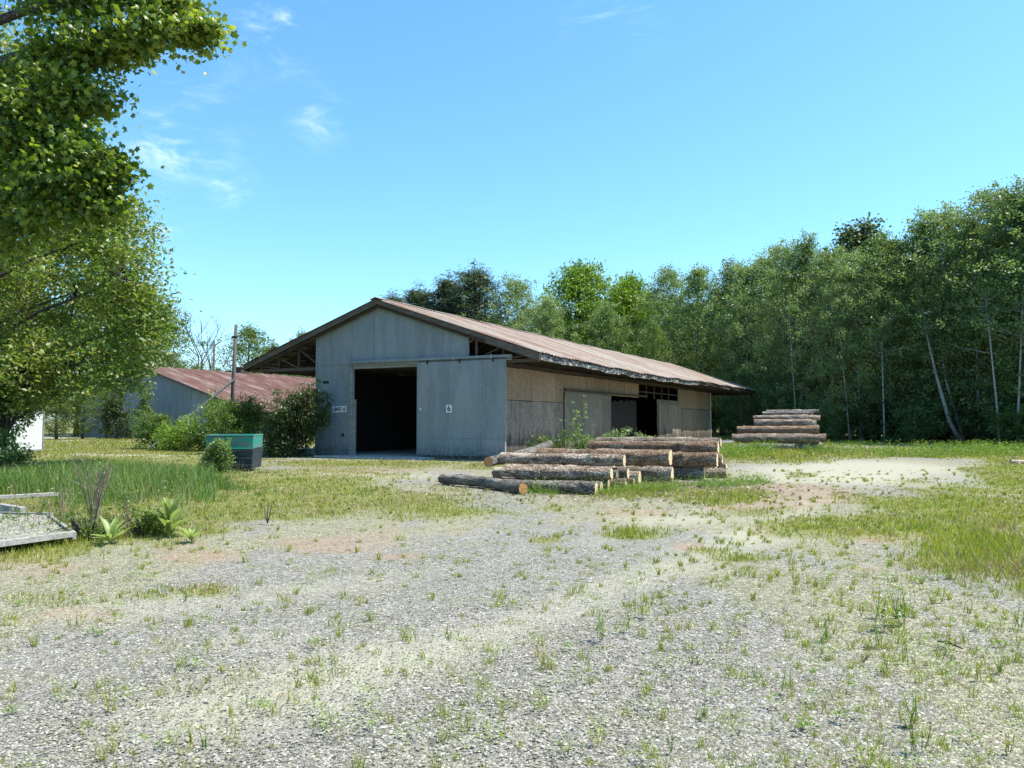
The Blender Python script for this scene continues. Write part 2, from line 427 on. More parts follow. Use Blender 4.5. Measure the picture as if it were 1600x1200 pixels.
SAND = [(420, 1000, 140, 30, .3), (1330, 740, 170, 22, 1.0), (560, 745, 130, 8, .7), (190, 712, 160, 5, 1.0), (110, 685.5, 60, 3, 2.0), (1050, 810, 130, 12, .55), (1380, 700, 60, 2.5, .8), (1180, 840, 140, 12, .4), (900, 960, 90, 10, .3)]
TRACKS = [([(330, 1110), (480, 1068), (600, 1035), (720, 998), (850, 955), (980, 908), (1100, 868), (1200, 825), (1290, 770)], .55, .62),
 ([(150, 960), (330, 935), (520, 912), (720, 882), (900, 850), (1040, 818), (1180, 780)], .6, .35),
 ([(700, 1190), (900, 1080), (1080, 980), (1230, 900), (1330, 850), (1400, 800)], .45, .25)]
def tracks(x, y):
    r = np.zeros_like(x)
    for pts, wd, wt in TRACKS:
        P_ = [G(*p) for p in pts]; d = np.full_like(x, 1e9)
        for a, b in zip(P_[:-1], P_[1:]):
            ex, ey = b.x - a.x, b.y - a.y; t = np.clip(((x - a.x) * ex + (y - a.y) * ey) / (ex * ex + ey * ey), 0, 1)
            d = np.minimum(d, np.hypot(x - a.x - t * ex, y - a.y - t * ey))
        r = np.maximum(r, wt * np.exp(-(d / (wd * (.6 + .9 * fbm(x * .6, y * .4, 2)))) ** 2))
    return r
def acc(lst, px, py):
    r = np.zeros_like(px)
    for cx, cy, rx, ry, w in lst:
        d = ((px - cx) / rx) ** 2 + ((py - cy) / ry) ** 2
        r = np.maximum(r, w * np.exp(-d * .8))
    return r
def masks(x, y):
    px, py = to_px(x, np.maximum(y, 1.5))
    px = np.clip(px, -60, 1660)
    wob = (fbm(x * .35, y * .35, 4) - .5); wob2 = fbm(x * 1.6 + 40, y * 1.6, 4) - .5
    g = acc(GR, px, py); d = acc(DRY, px, py); s = np.maximum(acc(SAND, px, py), tracks(x, y))
    far = np.clip((700 - py) / 5, 0, 1) * np.clip(.35 + 2.2 * (fbm(x * .16, y * .3, 3) - .3), .2, 1) * np.where((px < 330) & (py > 680.5), 0, 1)
    g = np.maximum(g, far * 1.2 * (1 - np.clip(acc([q for q in SAND if q[1] < 703], px, py) * 1.5, 0, 1)))
    g = np.clip(g + (wob * 1.1 + wob2 * .9) * np.clip(g * 3, 0, 1) * .8, 0, 1.5)
    g = np.where((y < 3) | (np.abs(x) > y * .9 + 3), np.maximum(g, .5 * (wob + .5)), g)
    d = np.clip(d + (wob2 * 1.4) * np.clip(d * 3, 0, 1), 0, 1)
    s = np.clip(s + wob * .6 * np.clip(s * 3, 0, 1), 0, 1)
    bare = np.clip((py - 830) / 60, 0, 1)
    mv = np.clip((fbm(x * .45 + 9, y * .22 + 3, 4) - .5) * 5 + .35, 0, 1)
    return g, d, s, mv

def build_ground():
    ys = [-40, -25, -15, -8, -4, -1.5, 0, .8, 1.4, 1.9]
    while ys[-1] < 1200: ys.append(ys[-1] * 1.012 + .012 if ys[-1] < 80 else ys[-1] * 1.08)
    ys = np.array(ys)
    u = np.linspace(-1, 1, 461); xs = np.sinh(u * 6.2) / math.sinh(6.2) * 1100
    X, Yy = np.meshgrid(xs, ys)
    Z = (fbm(X * .5, Yy * .5, 3) - .5) * .05 * np.clip(Yy / 4, .3, 1) * (Yy < 60) - .03 * tracks(X, Yy)
    n, m = X.shape
    V = np.stack([X.ravel(), Yy.ravel(), Z.ravel() - .012], 1)
    i = np.arange(n * m).reshape(n, m)
    Fc = np.stack([i[:-1, :-1], i[:-1, 1:], i[1:, 1:], i[1:, :-1]], -1).reshape(-1, 4)
    g, d, s_, mv = masks(X.ravel(), Yy.ravel())
    s = NT('gravel_ground_material')
    at = s.t.nodes.new('ShaderNodeAttribute'); at.attribute_name = 'cover'
    sp = s.t.nodes.new('ShaderNodeSeparateColor'); s.setin(sp.inputs[0], at.outputs['Color'])
    gm, dm, sm = sp.outputs; al = at.outputs['Alpha']
    v1 = s.voro(38, out='Color'); a1 = s.sep(v1, 0); e1 = s.voro(38, feature='DISTANCE_TO_EDGE'); d1 = s.voro(38)
    v2 = s.voro(95, out='Color'); a2 = s.sep(v2, 1); d2 = s.voro(95)
    mid = s.noise(5, 6, .75); fine = s.noise(24, 5, .8)
    base = s.mix(s.mr(s.math('ADD', al, s.math('SUBTRACT', mid, .5)), .3, .8), (.31, .292, .198), (.285, .27, .238))
    base = s.mix(s.mr(s.noise(1.3, 6, .75), .45, .7, 0, .7), base, (.25, .245, .16))
    k = s.math('MULTIPLY', s.mr(a1, 0, 1, .55, 1.35, False), s.mr(a2, 0, 1, .65, 1.35, False))
    k = s.math('MULTIPLY', k, s.mr(fine, .3, .7, .62, 1.3))
    k = s.math('MULTIPLY', k, s.mr(e1, 0, .1, .35, 1.05))
    base = s.scale(base, k)
    sand = s.scale(s.mix(fine, (.35, .33, .24), (.41, .39, .30)), s.mr(s.noise(60, 4, .8), .3, .7, .75, 1.2))
    c = s.mix(s.mr(s.math('ADD', sm, s.math('MULTIPLY', s.math('SUBTRACT', mid, .5), .7)), .1, .85, 0, .9), base, sand)
    dry = s.scale(s.mix(s.mr(mid, .35, .65), (.27, .18, .125), (.32, .255, .18)), s.mr(fine, .3, .7, .6, 1.35))
    c = s.mix(s.mr(s.math('ADD', dm, s.math('MULTIPLY', s.math('SUBTRACT', s.noise(9, 6, .8), .5), 1.4)), .3, .75, 0, .8), c, dry)
    spots = s.mr(s.noise(2.6, 6, .8, vec=s.map((1, 1, 1), loc=(7, 3, 0))), .60, .70, 0, .7)
    c = s.mix(spots, c, s.scale(dry, .8))
    gs = s.scale(s.mix(s.mr(mid, .35, .65), (.12, .14, .035), (.215, .21, .06)), s.mr(fine, .3, .7, .6, 1.4))
    c = s.mix(s.mr(s.math('ADD', gm, s.math('MULTIPLY', s.math('SUBTRACT', s.noise(14, 6, .8), .5), 1.1)), .25, .85, 0, .92), c, gs)
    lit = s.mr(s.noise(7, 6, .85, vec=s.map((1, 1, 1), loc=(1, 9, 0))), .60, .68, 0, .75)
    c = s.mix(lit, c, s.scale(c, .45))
    h = s.math('ADD', s.math('MULTIPLY', s.math('MULTIPLY', s.mr(d1, .7, 0, 0, 1), a1), .9), s.math('ADD', s.math('MULTIPLY', s.mr(d2, .7, 0, 0, 1), .35), s.math('MULTIPLY', mid, 1.0)))
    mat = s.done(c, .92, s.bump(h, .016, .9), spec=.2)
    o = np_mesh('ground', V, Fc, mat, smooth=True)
    at = o.data.attributes.new('cover', 'FLOAT_COLOR', 'POINT')
    at.data.foreach_set('color', np.stack([np.clip(g, 0, 1), d, s_, mv], 1).astype(np.float32).ravel())
    tag(o, kind='structure')
build_ground()

# loose stones lying on the ground near the camera
def stones(n=150000):
    y = 2.6 * (11 / 2.6) ** (rng.random(n) ** .9); x = (rng.random(n) * 2 - 1) * (y * .75 + .6)
    g, d, s_, mv = masks(x, y)
    keep = rng.random(n) > np.clip(g * .8 + s_ * .5, 0, .95)
    x, y, mv = x[keep], y[keep], mv[keep]; n = len(x)
    r = .0028 + .0052 * rng.random(n) ** 3 * (1 + .5 * mv)
    z0 = (fbm(x * .5, y * .5, 3) - .5) * .05 * np.clip(y / 4, .3, 1) - .012
    # irregular 6-sided pebbles: top, bottom ring
    base = np.array([(math.cos(a), math.sin(a), 0) for a in np.arange(5) * 2 * math.pi / 5] + [(0, 0, 1)])
    J = base[None] * (1 + (rng.random((n, 6, 1)) - .5) * .8) + (rng.random((n, 6, 3)) - .5) * .35
    J[:, :5, 2] = rng.random((n, 5)) * .5 - .1
    J[:, 5, 2] = .7 + rng.random(n) * .6
    V = J * r[:, None, None] * np.array([1.15, 1, .8]) + np.stack([x, y, z0], 1)[:, None]
    f = np.array([(i, (i + 1) % 5, 5) for i in range(5)])
    Fc = (f[None] + (np.arange(n) * 6)[:, None, None]).reshape(-1, 3)
    s = NT('gravel_stones_material')
    c = s.ramp(s.island(), [(0, (.06, .055, .042)), (.3, (.165, .155, .11)), (.65, (.25, .24, .175)), (.9, (.33, .315, .26)), (1, (.50, .48, .43))])
    o = np_mesh('gravel', V.reshape(-1, 3), Fc, s.done(c, .85))
    tag(o, 'loose pale grey gravel stones strewn over the yard in the foreground', 'gravel', kind='stuff')
stones()

# ------------------------------------------------------------------ grass and weeds
def blades(name, x, y, h, w, mat, label, cat, lean=.45, z=None):
    n = len(x)
    az = rng.random(n) * 2 * math.pi; fa = rng.random(n) * math.pi
    l = lean * h * (0.3 + rng.random(n))
    dx, dy = np.cos(az) * l, np.sin(az) * l; wx, wy = np.cos(fa) * w / 2, np.sin(fa) * w / 2
    z0 = (fbm(x * .5, y * .5, 3) - .5) * .05 * np.clip(y / 4, .3, 1) * (y < 60) - .02 if z is None else z
    V = np.zeros((n, 5, 3))
    V[:, 0] = np.stack([x - wx, y - wy, z0], 1); V[:, 1] = np.stack([x + wx, y + wy, z0], 1)
    V[:, 2] = np.stack([x + dx * .35 - wx * .8, y + dy * .35 - wy * .8, z0 + h * .55], 1); V[:, 3] = np.stack([x + dx * .35 + wx * .8, y + dy * .35 + wy * .8, z0 + h * .55], 1)
    V[:, 4] = np.stack([x + dx, y + dy, z0 + h], 1)
    f = np.array([(0, 1, 3), (0, 3, 2), (2, 3, 4)])
    Fc = (f[None] + (np.arange(n) * 5)[:, None, None]).reshape(-1, 3)
    o = np_mesh(name, V.reshape(-1, 3), Fc, mat)
    return tag(o, label, cat, kind='stuff')
def sample(n, y0, y1, k=.75):
    y = y0 * (y1 / y0) ** rng.random(n); x = (rng.random(n) * 2 - 1) * (y * k + 1)
    return x, y
def clear(x, y):
    """false inside the barn, under the red building and on the concrete apron"""
    a = R(27.5); c, s_ = math.cos(a), math.sin(a)
    lx = (x + .26) * c - (y - 32) * s_; ly = (x + .26) * s_ + (y - 32) * c
    ok = ~((lx > -10.05) & (lx < .15) & (ly > -.3) & (ly < 46)) & ~((lx > -8.9) & (lx < -3.4) & (ly > -1.5) & (ly < 0))
    lx = (x + 33.9) * c - (y - 73) * s_; ly = (x + 33.9) * s_ + (y - 73) * c
    return ok & ~((lx > -10) & (lx < 8) & (ly > -.1) & (ly < 30))
gm_low = leaf_mat('low_grass_blades', [(.13, .20, .02), (.23, .28, .028), (.34, .34, .05), (.42, .35, .12)], trans=.35, pscale=.7)
gm_tall = leaf_mat('tall_grass_blades', [(.045, .11, .018), (.08, .17, .025), (.13, .22, .04), (.24, .28, .09)], trans=.3, pscale=.5)
gm_dry = leaf_mat('dry_grass_blades', [(.20, .15, .09), (.32, .22, .14), (.40, .31, .2)], trans=.2)
def grass():
    x, y = sample(520000, 3.0, 75)
    g, d, s_, mv = masks(x, y)
    px, py = to_px(x, y)
    dens = np.clip((g - .28) * 1.6, 0, 1) * (.45 + .55 * (fbm(x * 3, y * 3, 2) > .45))
    tall = np.clip(acc([(180, 758, 160, 26, 1.5), (40, 765, 90, 20, 1.3)], px, py), 0, 1)
    keep = (rng.random(len(x)) < dens) & clear(x, y)
    lo = keep & (rng.random(len(x)) > tall)
    xl, yl = x[lo], y[lo]; n = len(xl)
    green = np.clip(acc([(1540, 870, 130, 45, 1.3), (1000, 768, 100, 14, .8), (1110, 780, 60, 12, 1), (990, 832, 60, 8, .8), (60, 830, 130, 40, .7), (1440, 712, 260, 12, .6), (1200, 708, 100, 12, .9)], *to_px(xl, yl)), 0, 1)
    hh = (.025 + .06 * rng.random(n) ** 1.6) * (1 + 1.1 * green); ww = np.maximum(.0035, .0011 * yl) * (.7 + .6 * rng.random(n))
    hh = hh * (1 + np.clip((yl - 25) / 40, 0, 1.2))
    dr = rng.random(n) < np.clip(.12 + 1.3 * (fbm(xl * .8, yl * .5, 3) - .42), .05, .75)
    blades('low_grass', xl[~dr], yl[~dr], hh[~dr], ww[~dr], gm_low, 'low yellow-green grass growing in patches across the yard', 'grass')
    blades('dry_grass', xl[dr], yl[dr], hh[dr] * .9, ww[dr], gm_dry, 'dry straw-coloured grass mixed into the green patches', 'grass', .8)
    # tall stand on the left
    n = 90000
    x = -16 + rng.random(n) * 13; y = 10.5 + rng.random(n) * 14
    px, py = to_px(x, y)
    t = acc([(170, 758, 150, 24, 1.5), (20, 762, 110, 18, 1.3), (300, 760, 55, 22, 1.1)], px, py)
    k = rng.random(n) < np.clip((t - .45) * 1.6 + (fbm(x * 1.3, y * 1.3, 4) - .5) * 3.2, 0, 1)
    x, y = x[k], y[k]; n = len(x)
    hh = (.16 + .42 * rng.random(n)) * np.clip(t[k], .3, 1) * (.6 + .8 * fbm(x * .9, y * .9, 3)); ww = .010 + .008 * rng.random(n)
    blades('tall_grass', x, y, hh, ww, gm_tall, 'tall dark green grass on the left in front of the teal bin', 'grass', .5)
    n = 2600; wx = -15 + rng.random(n) * 12; wy = 10.3 + rng.random(n) * 12
    wpx, wpy = to_px(wx, wy); tt = acc([(170, 765, 170, 40, 1.4), (60, 830, 150, 40, 1)], wpx, wpy)
    k = (rng.random(n) < tt - .3) & (fbm(wx * 1.1 + 5, wy * 1.1, 3) > .48); wx, wy = wx[k], wy[k]
    C = np.repeat(np.stack([wx, wy, np.zeros(len(wx))], 1), 16, 0); C[:, 2] = rng.random(len(C)) * np.repeat(.15 + .55 * rng.random(len(wx)) ** 1.5, 16); C[:, :2] += rng.normal(size=(len(C), 2)) * .05
    V, Fc = leafset(C, .055, 'quad', .0, .4); tag(np_mesh('meadow_weeds', V, Fc, LF['shrub']), 'broad-leaved weeds mixed through the tall grass on the left', 'weeds', kind='stuff')
    n = 5000; wx = -15 + rng.random(n) * 12; wy = 10.3 + rng.random(n) * 12; wpx, wpy = to_px(wx, wy)
    k = rng.random(n) < acc([(170, 765, 180, 40, 1.2), (60, 830, 150, 40, 1)], wpx, wpy) - .25; wx, wy = wx[k], wy[k]
    blades('dry_stalks', wx, wy, .25 + .45 * rng.random(len(wx)), np.full(len(wx), .008), gm_dry, 'dry brown stalks standing in the tall grass on the left', 'dry stalks', .3)
    # sparse tufts in the gravel
    nc = 6500
    cx, cy = sample(nc, 3.0, 26)
    g, d, s_, mv = masks(cx, cy)
    ppx, ppy = to_px(cx, cy)
    right = .3 + .65 * np.clip((ppx - 900) / 500, 0, 1)
    k = rng.random(nc) < right; cx, cy = cx[k], cy[k]
    m = 16; n = len(cx) * m
    rr = np.repeat(.02 + .07 * rng.random(len(cx)) ** 2, m); th = rng.random(n) * 2 * math.pi; q = np.sqrt(rng.random(n))
    x = np.repeat(cx, m) + np.cos(th) * q * rr; y = np.repeat(cy, m) + np.sin(th) * q * rr
    hh = np.repeat(.025 + .10 * rng.random(len(cx)) ** 2.2, m) * (.5 + .6 * rng.random(n)); ww = np.maximum(.003, .0009 * y)
    blades('grass_tuft', x, y, hh, ww, gm_low, 'small thin tufts of grass scattered through the gravel', 'grass', .7)

def leafset(C, size, kind='quad', up=.0, aspect=.55, nrm=None, jit=1.0):
    """leaf faces at centres C; returns V,F"""
    n = len(C)
    nv = rng.normal(size=(n, 3)) * jit; nv[:, 2] = np.abs(nv[:, 2]) + up
    if nrm is not None: nv += nrm
    nv /= np.linalg.norm(nv, axis=1, keepdims=True)
    t = rng.normal(size=(n, 3)); t -= nv * (t * nv).sum(1, keepdims=True); t /= np.linalg.norm(t, axis=1, keepdims=True)
    b = np.cross(nv, t)
    s = (np.full(n, size) * (.6 + .8 * rng.random(n)))[:, None]
    if kind == 'quad':
        V = np.stack([C - t * s * .5, C + b * s * aspect * .5 + nv * s * .06, C + t * s * .5, C - b * s * aspect * .5 + nv * s * .06], 1)
        Fc = np.arange(n * 4).reshape(n, 4)
        return V.reshape(-1, 3), Fc
    # lobed maple leaf: centre + 10 rim
    ang = np.array([0, 26, 52, 85, 120, 180, 240, 275, 308, 334]) * math.pi / 180
    rad = np.array([.60, .34, .54, .30, .40, .18, .40, .30, .54, .34])
    V = np.zeros((n, 11, 3)); V[:, 0] = C
    for i in range(10):
        V[:, i + 1] = C + (t * math.cos(ang[i]) + b * math.sin(ang[i])) * s * rad[i] - nv * s * rad[i] * .25
    f = np.array([(0, i + 1, (i + 1) % 10 + 1) for i in range(10)])
    Fc = (f[None] + (np.arange(n) * 11)[:, None, None]).reshape(-1, 3)
    return V.reshape(-1, 3), Fc
grass()
def clump(cent, rad, m):
    """m points around each centre"""
    C = np.repeat(np.asarray(cent), m, 0); r = np.repeat(np.asarray(rad), m)[:, None] if hasattr(rad, '__len__') else rad
    d = rng.normal(size=C.shape) * np.array([1, 1, .75])
    d *= (.5 + .5 * rng.random((len(C), 1)))
    return C + d * r * .6

def grow(H, Rc, base, n_limb, shape, rise=.5, trunk_r=.16, bend=.3, twigs=7):
    """trunk + limbs; returns MB of wood, cluster centres"""
    mb = MB(); cen = []
    bx, by = random.uniform(-bend, bend), random.uniform(-bend, bend)
    tp = lambda f: Vector((bx * math.sin(f * 3), by * math.sin(f * 2.3 + .5) - by * .48, f * H))
    mb.tube([tp(i / 9) for i in range(10)], [trunk_r * (1 - .88 * i / 9) * (1.25 if i == 0 else 1) for i in range(10)], 7)
    mb.mi = 1
    for i in range(n_limb):
        f = base + (1 - base) * ((i + random.random()) / n_limb)
        q = (f - base) / (1 - base)
        L = Rc * shape(q) * random.uniform(.65, 1.12)
        az = i * 2.399 + random.uniform(-.4, .4)
        d = Vector((math.cos(az), math.sin(az), rise * random.uniform(.6, 1.3))).normalized()
        p0 = tp(max(f - .06, .03)); pts = [p0]
        for j in range(1, 5):
            pts.append(pts[-1] + (d + Vector((random.uniform(-.15, .15), random.uniform(-.15, .15), .04 * j * (1 if rise > 0 else -1)))) * L / 4)
        r0 = trunk_r * .38 * (1 - f * .6)
        mb.tube(pts, [r0, r0 * .75, r0 * .5, r0 * .3, r0 * .12], 5, False)
        for j in range(twigs):
            u = random.uniform(.25, 1.05) ** .8 * 4
            k = min(int(u), 3); p = pts[k].lerp(pts[k + 1], min(u - k, 1.1))
            sp = L * .26
            c = p + Vector((random.gauss(0, sp), random.gauss(0, sp), random.gauss(0, sp * .7)))
            if j % 2 == 0: mb.tube([p, p.lerp(c, .5) + Vector((0, 0, .05)), c], [r0 * .25, r0 * .16, .006], 3, False)
            cen.append(c)
    cen.append(tp(1)); 
    return mb, np.array([tuple(c) for c in cen])

def make_tree(name, leafm, barkm, H, Rc, base, n_limb, shape, m, lsize, crad, label=None, cat='tree', rise=.5, trunk_r=.16, kind='quad', twigs=7, up=0, aspect=.55, bend=.3):
    root = empty(name, (0, 0, 0), 0, label, cat)
    mb, cen = grow(H, Rc, base, n_limb, shape, rise, trunk_r, bend, twigs)
    mb.build('trunk', [barkm, M['bark_tree']], root, True)
    C = clump(cen, crad * (.7 + .6 * rng.random(len(cen))), m)
    V, Fc = leafset(C, lsize, kind, up, aspect)
    np_mesh('crown', V, Fc, leafm, root)
    kids(root); return root

sh_birch = lambda q: .55 + .7 * math.sin(math.pi * min(1, q * .9 + .12)) - (.25 * q if q > .7 else 0)
sh_round = lambda q: max(.25, math.sin(math.pi * (q * .88 + .1)))
sh_cone = lambda q: 1.05 - .9 * q
protos = {
 'a': make_tree('birch_tree', LF['birch'], M['birch'], 17, 4.0, .05, 70, sh_birch, 36, .175, .56, rise=.9, twigs=10),
 'b': make_tree('birch_tree', LF['birch'], M['birch'], 17, 3.6, .05, 72, sh_birch, 36, .17, .54, rise=1.1, bend=.6, twigs=10),
 'c': make_tree('birch_tree', LF['birch2'], M['birch'], 17, 4.0, .05, 68, sh_birch, 36, .17, .56, rise=.8, twigs=10),
 'd': make_tree('birch_tree', LF['birch2'], M['birch'], 17, 4.4, .07, 70, sh_birch, 36, .175, .58, rise=.7, twigs=10),
 'm': make_tree('maple_tree', LF['bright'], M['bark_tree'], 17, 5.4, .12, 64, sh_round, 44, .26, .95, rise=.7, trunk_r=.25, twigs=10),
 'k': make_tree('oak_tree', LF['dark'], M['bark_tree'], 17, 4.6, .2, 56, sh_round, 40, .26, .7, rise=.6, trunk_r=.25),
 'g': make_tree('broadleaf_tree', LF['shrub'], M['bark_tree'], 17, 4.6, .12, 60, sh_round, 36, .22, .85, rise=.6, trunk_r=.25),
 'p': make_tree('pine_tree', LF['pine'], M['bark_tree'], 17, 5.2, .08, 90, sh_cone, 50, .34, .7, rise=.35, trunk_r=.22, aspect=.16, up=.6),
}
used = set()
CATN = {'a': 'birch', 'b': 'birch', 'c': 'birch', 'd': 'birch', 'm': 'maple', 'k': 'oak', 'g': 'tree', 'p': 'pine'}
def place(k, px, top, Y, label, group=None, wide=1.0, H=None):
    src = protos[k]
    o = src if k not in used else copy_tree(src)
    used.add(k)
    h = H if H else P(px, top, Y).z
    X = (px - 800) / F * Y
    sc = h / 17.3
    o.location = (X, Y, -.05); o.rotation_euler = (0, 0, random.uniform(0, 6.28)); o.scale = (sc * wide, sc * wide, sc)
    tag(o, label, CATN[k], group)
    return o
LINE = [(560, 108), (760, 104), (900, 100), (1000, 96), (1100, 91), (1180, 83), (1225, 72), (1300, 65), (1400, 59), (1500, 55), (1600, 51), (1750, 47), (2000, 42)]
def yl(px): return float(np.interp(px, [a for a, b in LINE], [b for a, b in LINE]))
front = [
 ('p', 612, 458, 2, 'lowest dark pine, its tip just showing over the barn ridge peak', 1.35),
 ('p', 655, 446, 4, 'dark pine right of the barn peak, second from the left', 1.4),
 ('p', 700, 431, 3, 'dark pine behind the barn roof, left neighbour of the tallest pine', 1.4),
 ('p', 742, 413, 0, 'tallest dark pine behind the barn roof', 1.45),
 ('c', 805, 432, -2, 'pale silvery birch between the tall pine and the bright round maple', 1.25),
 ('c', 858, 462, -6, 'low pale birch in front of the bright maple, behind the barn ridge', 1.2),
 ('m', 905, 412, 2, 'bright yellow-green round maple rising behind the barn roof', 1.0),
 ('m', 985, 432, 4, 'smaller bright maple just right of the tall round maple', .8),
 ('a', 950, 475, -7, 'dark birch standing low in front of the two bright maples', 1.1),
 ('d', 1049, 418, 0, 'birch over the far half of the barn roof, first right of the maples', 1.1),
 ('a', 1092, 414, -3, 'birch above the far end of the barn roof, left of two equal narrow tops', 1),
 ('g', 1020, 500, -12, 'low bushy green tree just behind the sagging barn roof', .62),
 ('b', 1146, 409, 0, 'narrow birch with a blunt top over the far barn eave', 1.1),
 ('c', 1172, 408, -4, 'birch whose trunk stands behind the far corner of the barn', 1),
 ('a', 1197, 396, 0, 'birch rising behind the left end of the far log stack', 1.05),
 ('d', 1226, 377, 0, 'pale birch straight above the middle of the far log stack', 1),
 ('b', 1262, 368, 0, 'tall birch above the right end of the far log stack', 1.05),
 ('c', 1300, 385, -2, 'pale birch just left of the dark oak top, right of the log stack', 1.1),
 ('k', 1350, 345, 7, 'dark round-headed oak rising above the birches', 1.25),
 ('d', 1345, 392, -2, 'birch standing in front of the dark oak', 1.1),
 ('a', 1392, 362, 0, 'birch under the right shoulder of the dark oak', 1.1),
 ('b', 1446, 333, 1, 'birch left of the leaning white trunks, first of the taller group', 1.15),
 ('c', 1487, 318, 2, 'birch straight above the leaning white trunks', 1.1),
 ('a', 1527, 332, 0, 'birch with a lower top between the two tallest birches on the right', 1.1),
 ('d', 1564, 287, 2, 'tallest birch near the right edge of the view', 1.15),
 ('b', 1602, 284, 0, 'tall birch cut by the right edge of the view', 1.2),
]
for k, px, top, dy, lab, wd in front:
    place(k, px, top - 6, yl(px) + dy, lab, None, wd * (.86 if k in 'abcd' else 1))
grp = 'birches of the tree line'
for px in (1660, 1720, 1790, 1880): place(random.choice('abcd'), px, 270, yl(px), 'birch of the tree line beyond the right edge of the view', grp, 1.2)
# low fillers in front of the line and the wood behind it
for i, px in enumerate(range(590, 1720, 27)):
    place(random.choice('abcda'), px + random.uniform(-9, 9), 0, yl(px) + random.uniform(8, 12), 'birch crowded in behind the front row of the tree line', 'trees packed behind the front row', 1.15, H=P(px, float(np.interp(px, [590, 640, 700, 760, 830, 900, 1000, 1150, 1200, 1262, 1345, 1450, 1600, 1700], [478, 462, 452, 470, 462, 445, 440, 424, 415, 390, 382, 355, 318, 310])), yl(px) + 7).z * random.uniform(.84, .98))
for i, px in enumerate(range(560, 1760, 42)):
    place(random.choice('gakd'), px + random.uniform(-12, 12), 0, yl(px) + random.uniform(13, 20), 'tree deep in the wood behind the tree line', 'trees deep in the wood', 1.3, H=random.uniform(13, 15))

# ------------------------------------------------------------------ bushes
def make_bush(name, leafm, rx, ry, h, ncl, m, lsize, crad, kind='quad', stems=9, aspect=.55, low=.02):
    root = empty(name)
    mb = MB(); cen = []
    for i in range(stems):
        a = random.uniform(0, 6.28); q = random.uniform(.2, .8)
        p = Vector((math.cos(a) * rx * q, math.sin(a) * ry * q, h * random.uniform(.6, .95)))
        mb.tube([(p.x * .25, p.y * .25, 0), (p.x * .6, p.y * .6, p.z * .5), p], [.03, .02, .006], 4, False)
    mb.build('stem', M['bark_tree'], root, True)
    lumps = [(random.uniform(-.65, .65), random.uniform(-.6, .6), random.uniform(.15, .8), random.uniform(.35, .6)) for _ in range(9)]
    while len(cen) < ncl:
        lx, ly, lz, lr = random.choice(lumps)
        v = Vector((random.gauss(0, 1), random.gauss(0, 1), random.gauss(0, 1))).normalized() * lr * random.uniform(.55, 1.05)
        c = Vector(((lx + v.x) * rx, (ly + v.y) * ry, (lz + v.z * .75) * h * .9))
        if c.z < low * h or c.z > h * 1.05: continue
        cen.append(tuple(c))
    C = clump(np.array(cen), crad, m)
    C[:, 2] = np.maximum(C[:, 2], .03)
    V, Fc = leafset(C, lsize, kind, .2, aspect)
    np_mesh('foliage', V, Fc, leafm, root)
    kids(root); return root
def put(o, loc, rz=0, sc=1, label=None, cat='bush', group=None):
    o.location = loc; o.rotation_euler = (0, 0, rz); o.scale = sc if isinstance(sc, tuple) else (sc, sc, sc); return tag(o, label, cat, group)
bushA = make_bush('understory_bush', LF['birch'], 2.2, 1.6, 3.4, 170, 26, .15, .4)
bushB = make_bush('understory_bush', LF['dark'], 2.0, 1.6, 3.0, 160, 26, .15, .4)
bushC = make_bush('understory_bush', LF['shrub'], 1.8, 1.4, 2.6, 150, 26, .13, .36)
first = {'A': bushA, 'B': bushB, 'C': bushC}; seen = set()
def bush(k, loc, label, group=None, sc=1, cat='bush', rz=None):
    o = first[k] if k not in seen else copy_tree(first[k]); seen.add(k)
    return put(o, loc, random.uniform(0, 6.28) if rz is None else rz, sc, label, cat, group)
for px in range(1010, 1800, 24):
    if 1462 < px < 1530: continue
    Y = yl(px) - random.uniform(.5, 3)
    bush(random.choice('AABBBC'), ((px - 800) / F * Y, Y, 0), 'low dark bush at the foot of the tree line', 'bushes along the foot of the tree line', random.uniform(.8, 1.25))
for px in range(1440, 1600, 22):
    Y = yl(px) + 4
    bush('B', ((px - 800) / F * Y, Y, 0), 'dark bush in the deep shade behind the leaning birches', 'bushes in the shade of the wood', 1.2)

# leaning white birches at the right
def leaning(pts, r, label, seed):
    random.seed(seed)
    root = empty('leaning_birch', tuple(pts[0]), 0, label, 'birch', 'leaning birches at the edge of the wood')
    p = [q - pts[0] for q in pts]
    mb = MB(); mb.tube(p, [r * (1.3 - .9 * i / (len(p) - 1)) for i in range(len(p))], 8)
    top = p[-1]; cen = []
    for i in range(26):
        f = random.uniform(.55, 1); b = p[0].lerp(top, f); e = b + Vector((random.gauss(0, 1), random.gauss(0, 1), random.uniform(.1, 1.2)))
        mb.tube([b, b.lerp(e, .5), e], [.03, .02, .006], 4, False); cen.append(tuple(e)); cen.append(tuple(b.lerp(e, .6)))
    mb.build('trunk', M['birch'], root, True)
    V, Fc = leafset(clump(np.array(cen), .6, 26), .16)
    np_mesh('crown', V, Fc, LF['birch'], root)
leaning([P(1503, 692, 54), P(1484, 660, 54), P(1474, 625, 54), P(1464, 590, 54.5), P(1452, 540, 55), P(1440, 480, 56)], .13, 'leftmost of the leaning white birches, bowed out furthest to the left', 3)
leaning([P(1506, 692, 55), P(1500, 668, 55), P(1490, 635, 55), P(1478, 595, 55), P(1470, 540, 55.5), P(1462, 470, 56)], .10, 'middle leaning white birch, close beside the most bowed one', 4)
leaning([P(1530, 692, 55.5), P(1520, 655, 55.5), P(1508, 610, 56), P(1500, 560, 56), P(1496, 500, 56)], .10, 'rightmost leaning white birch, standing a little apart', 5)
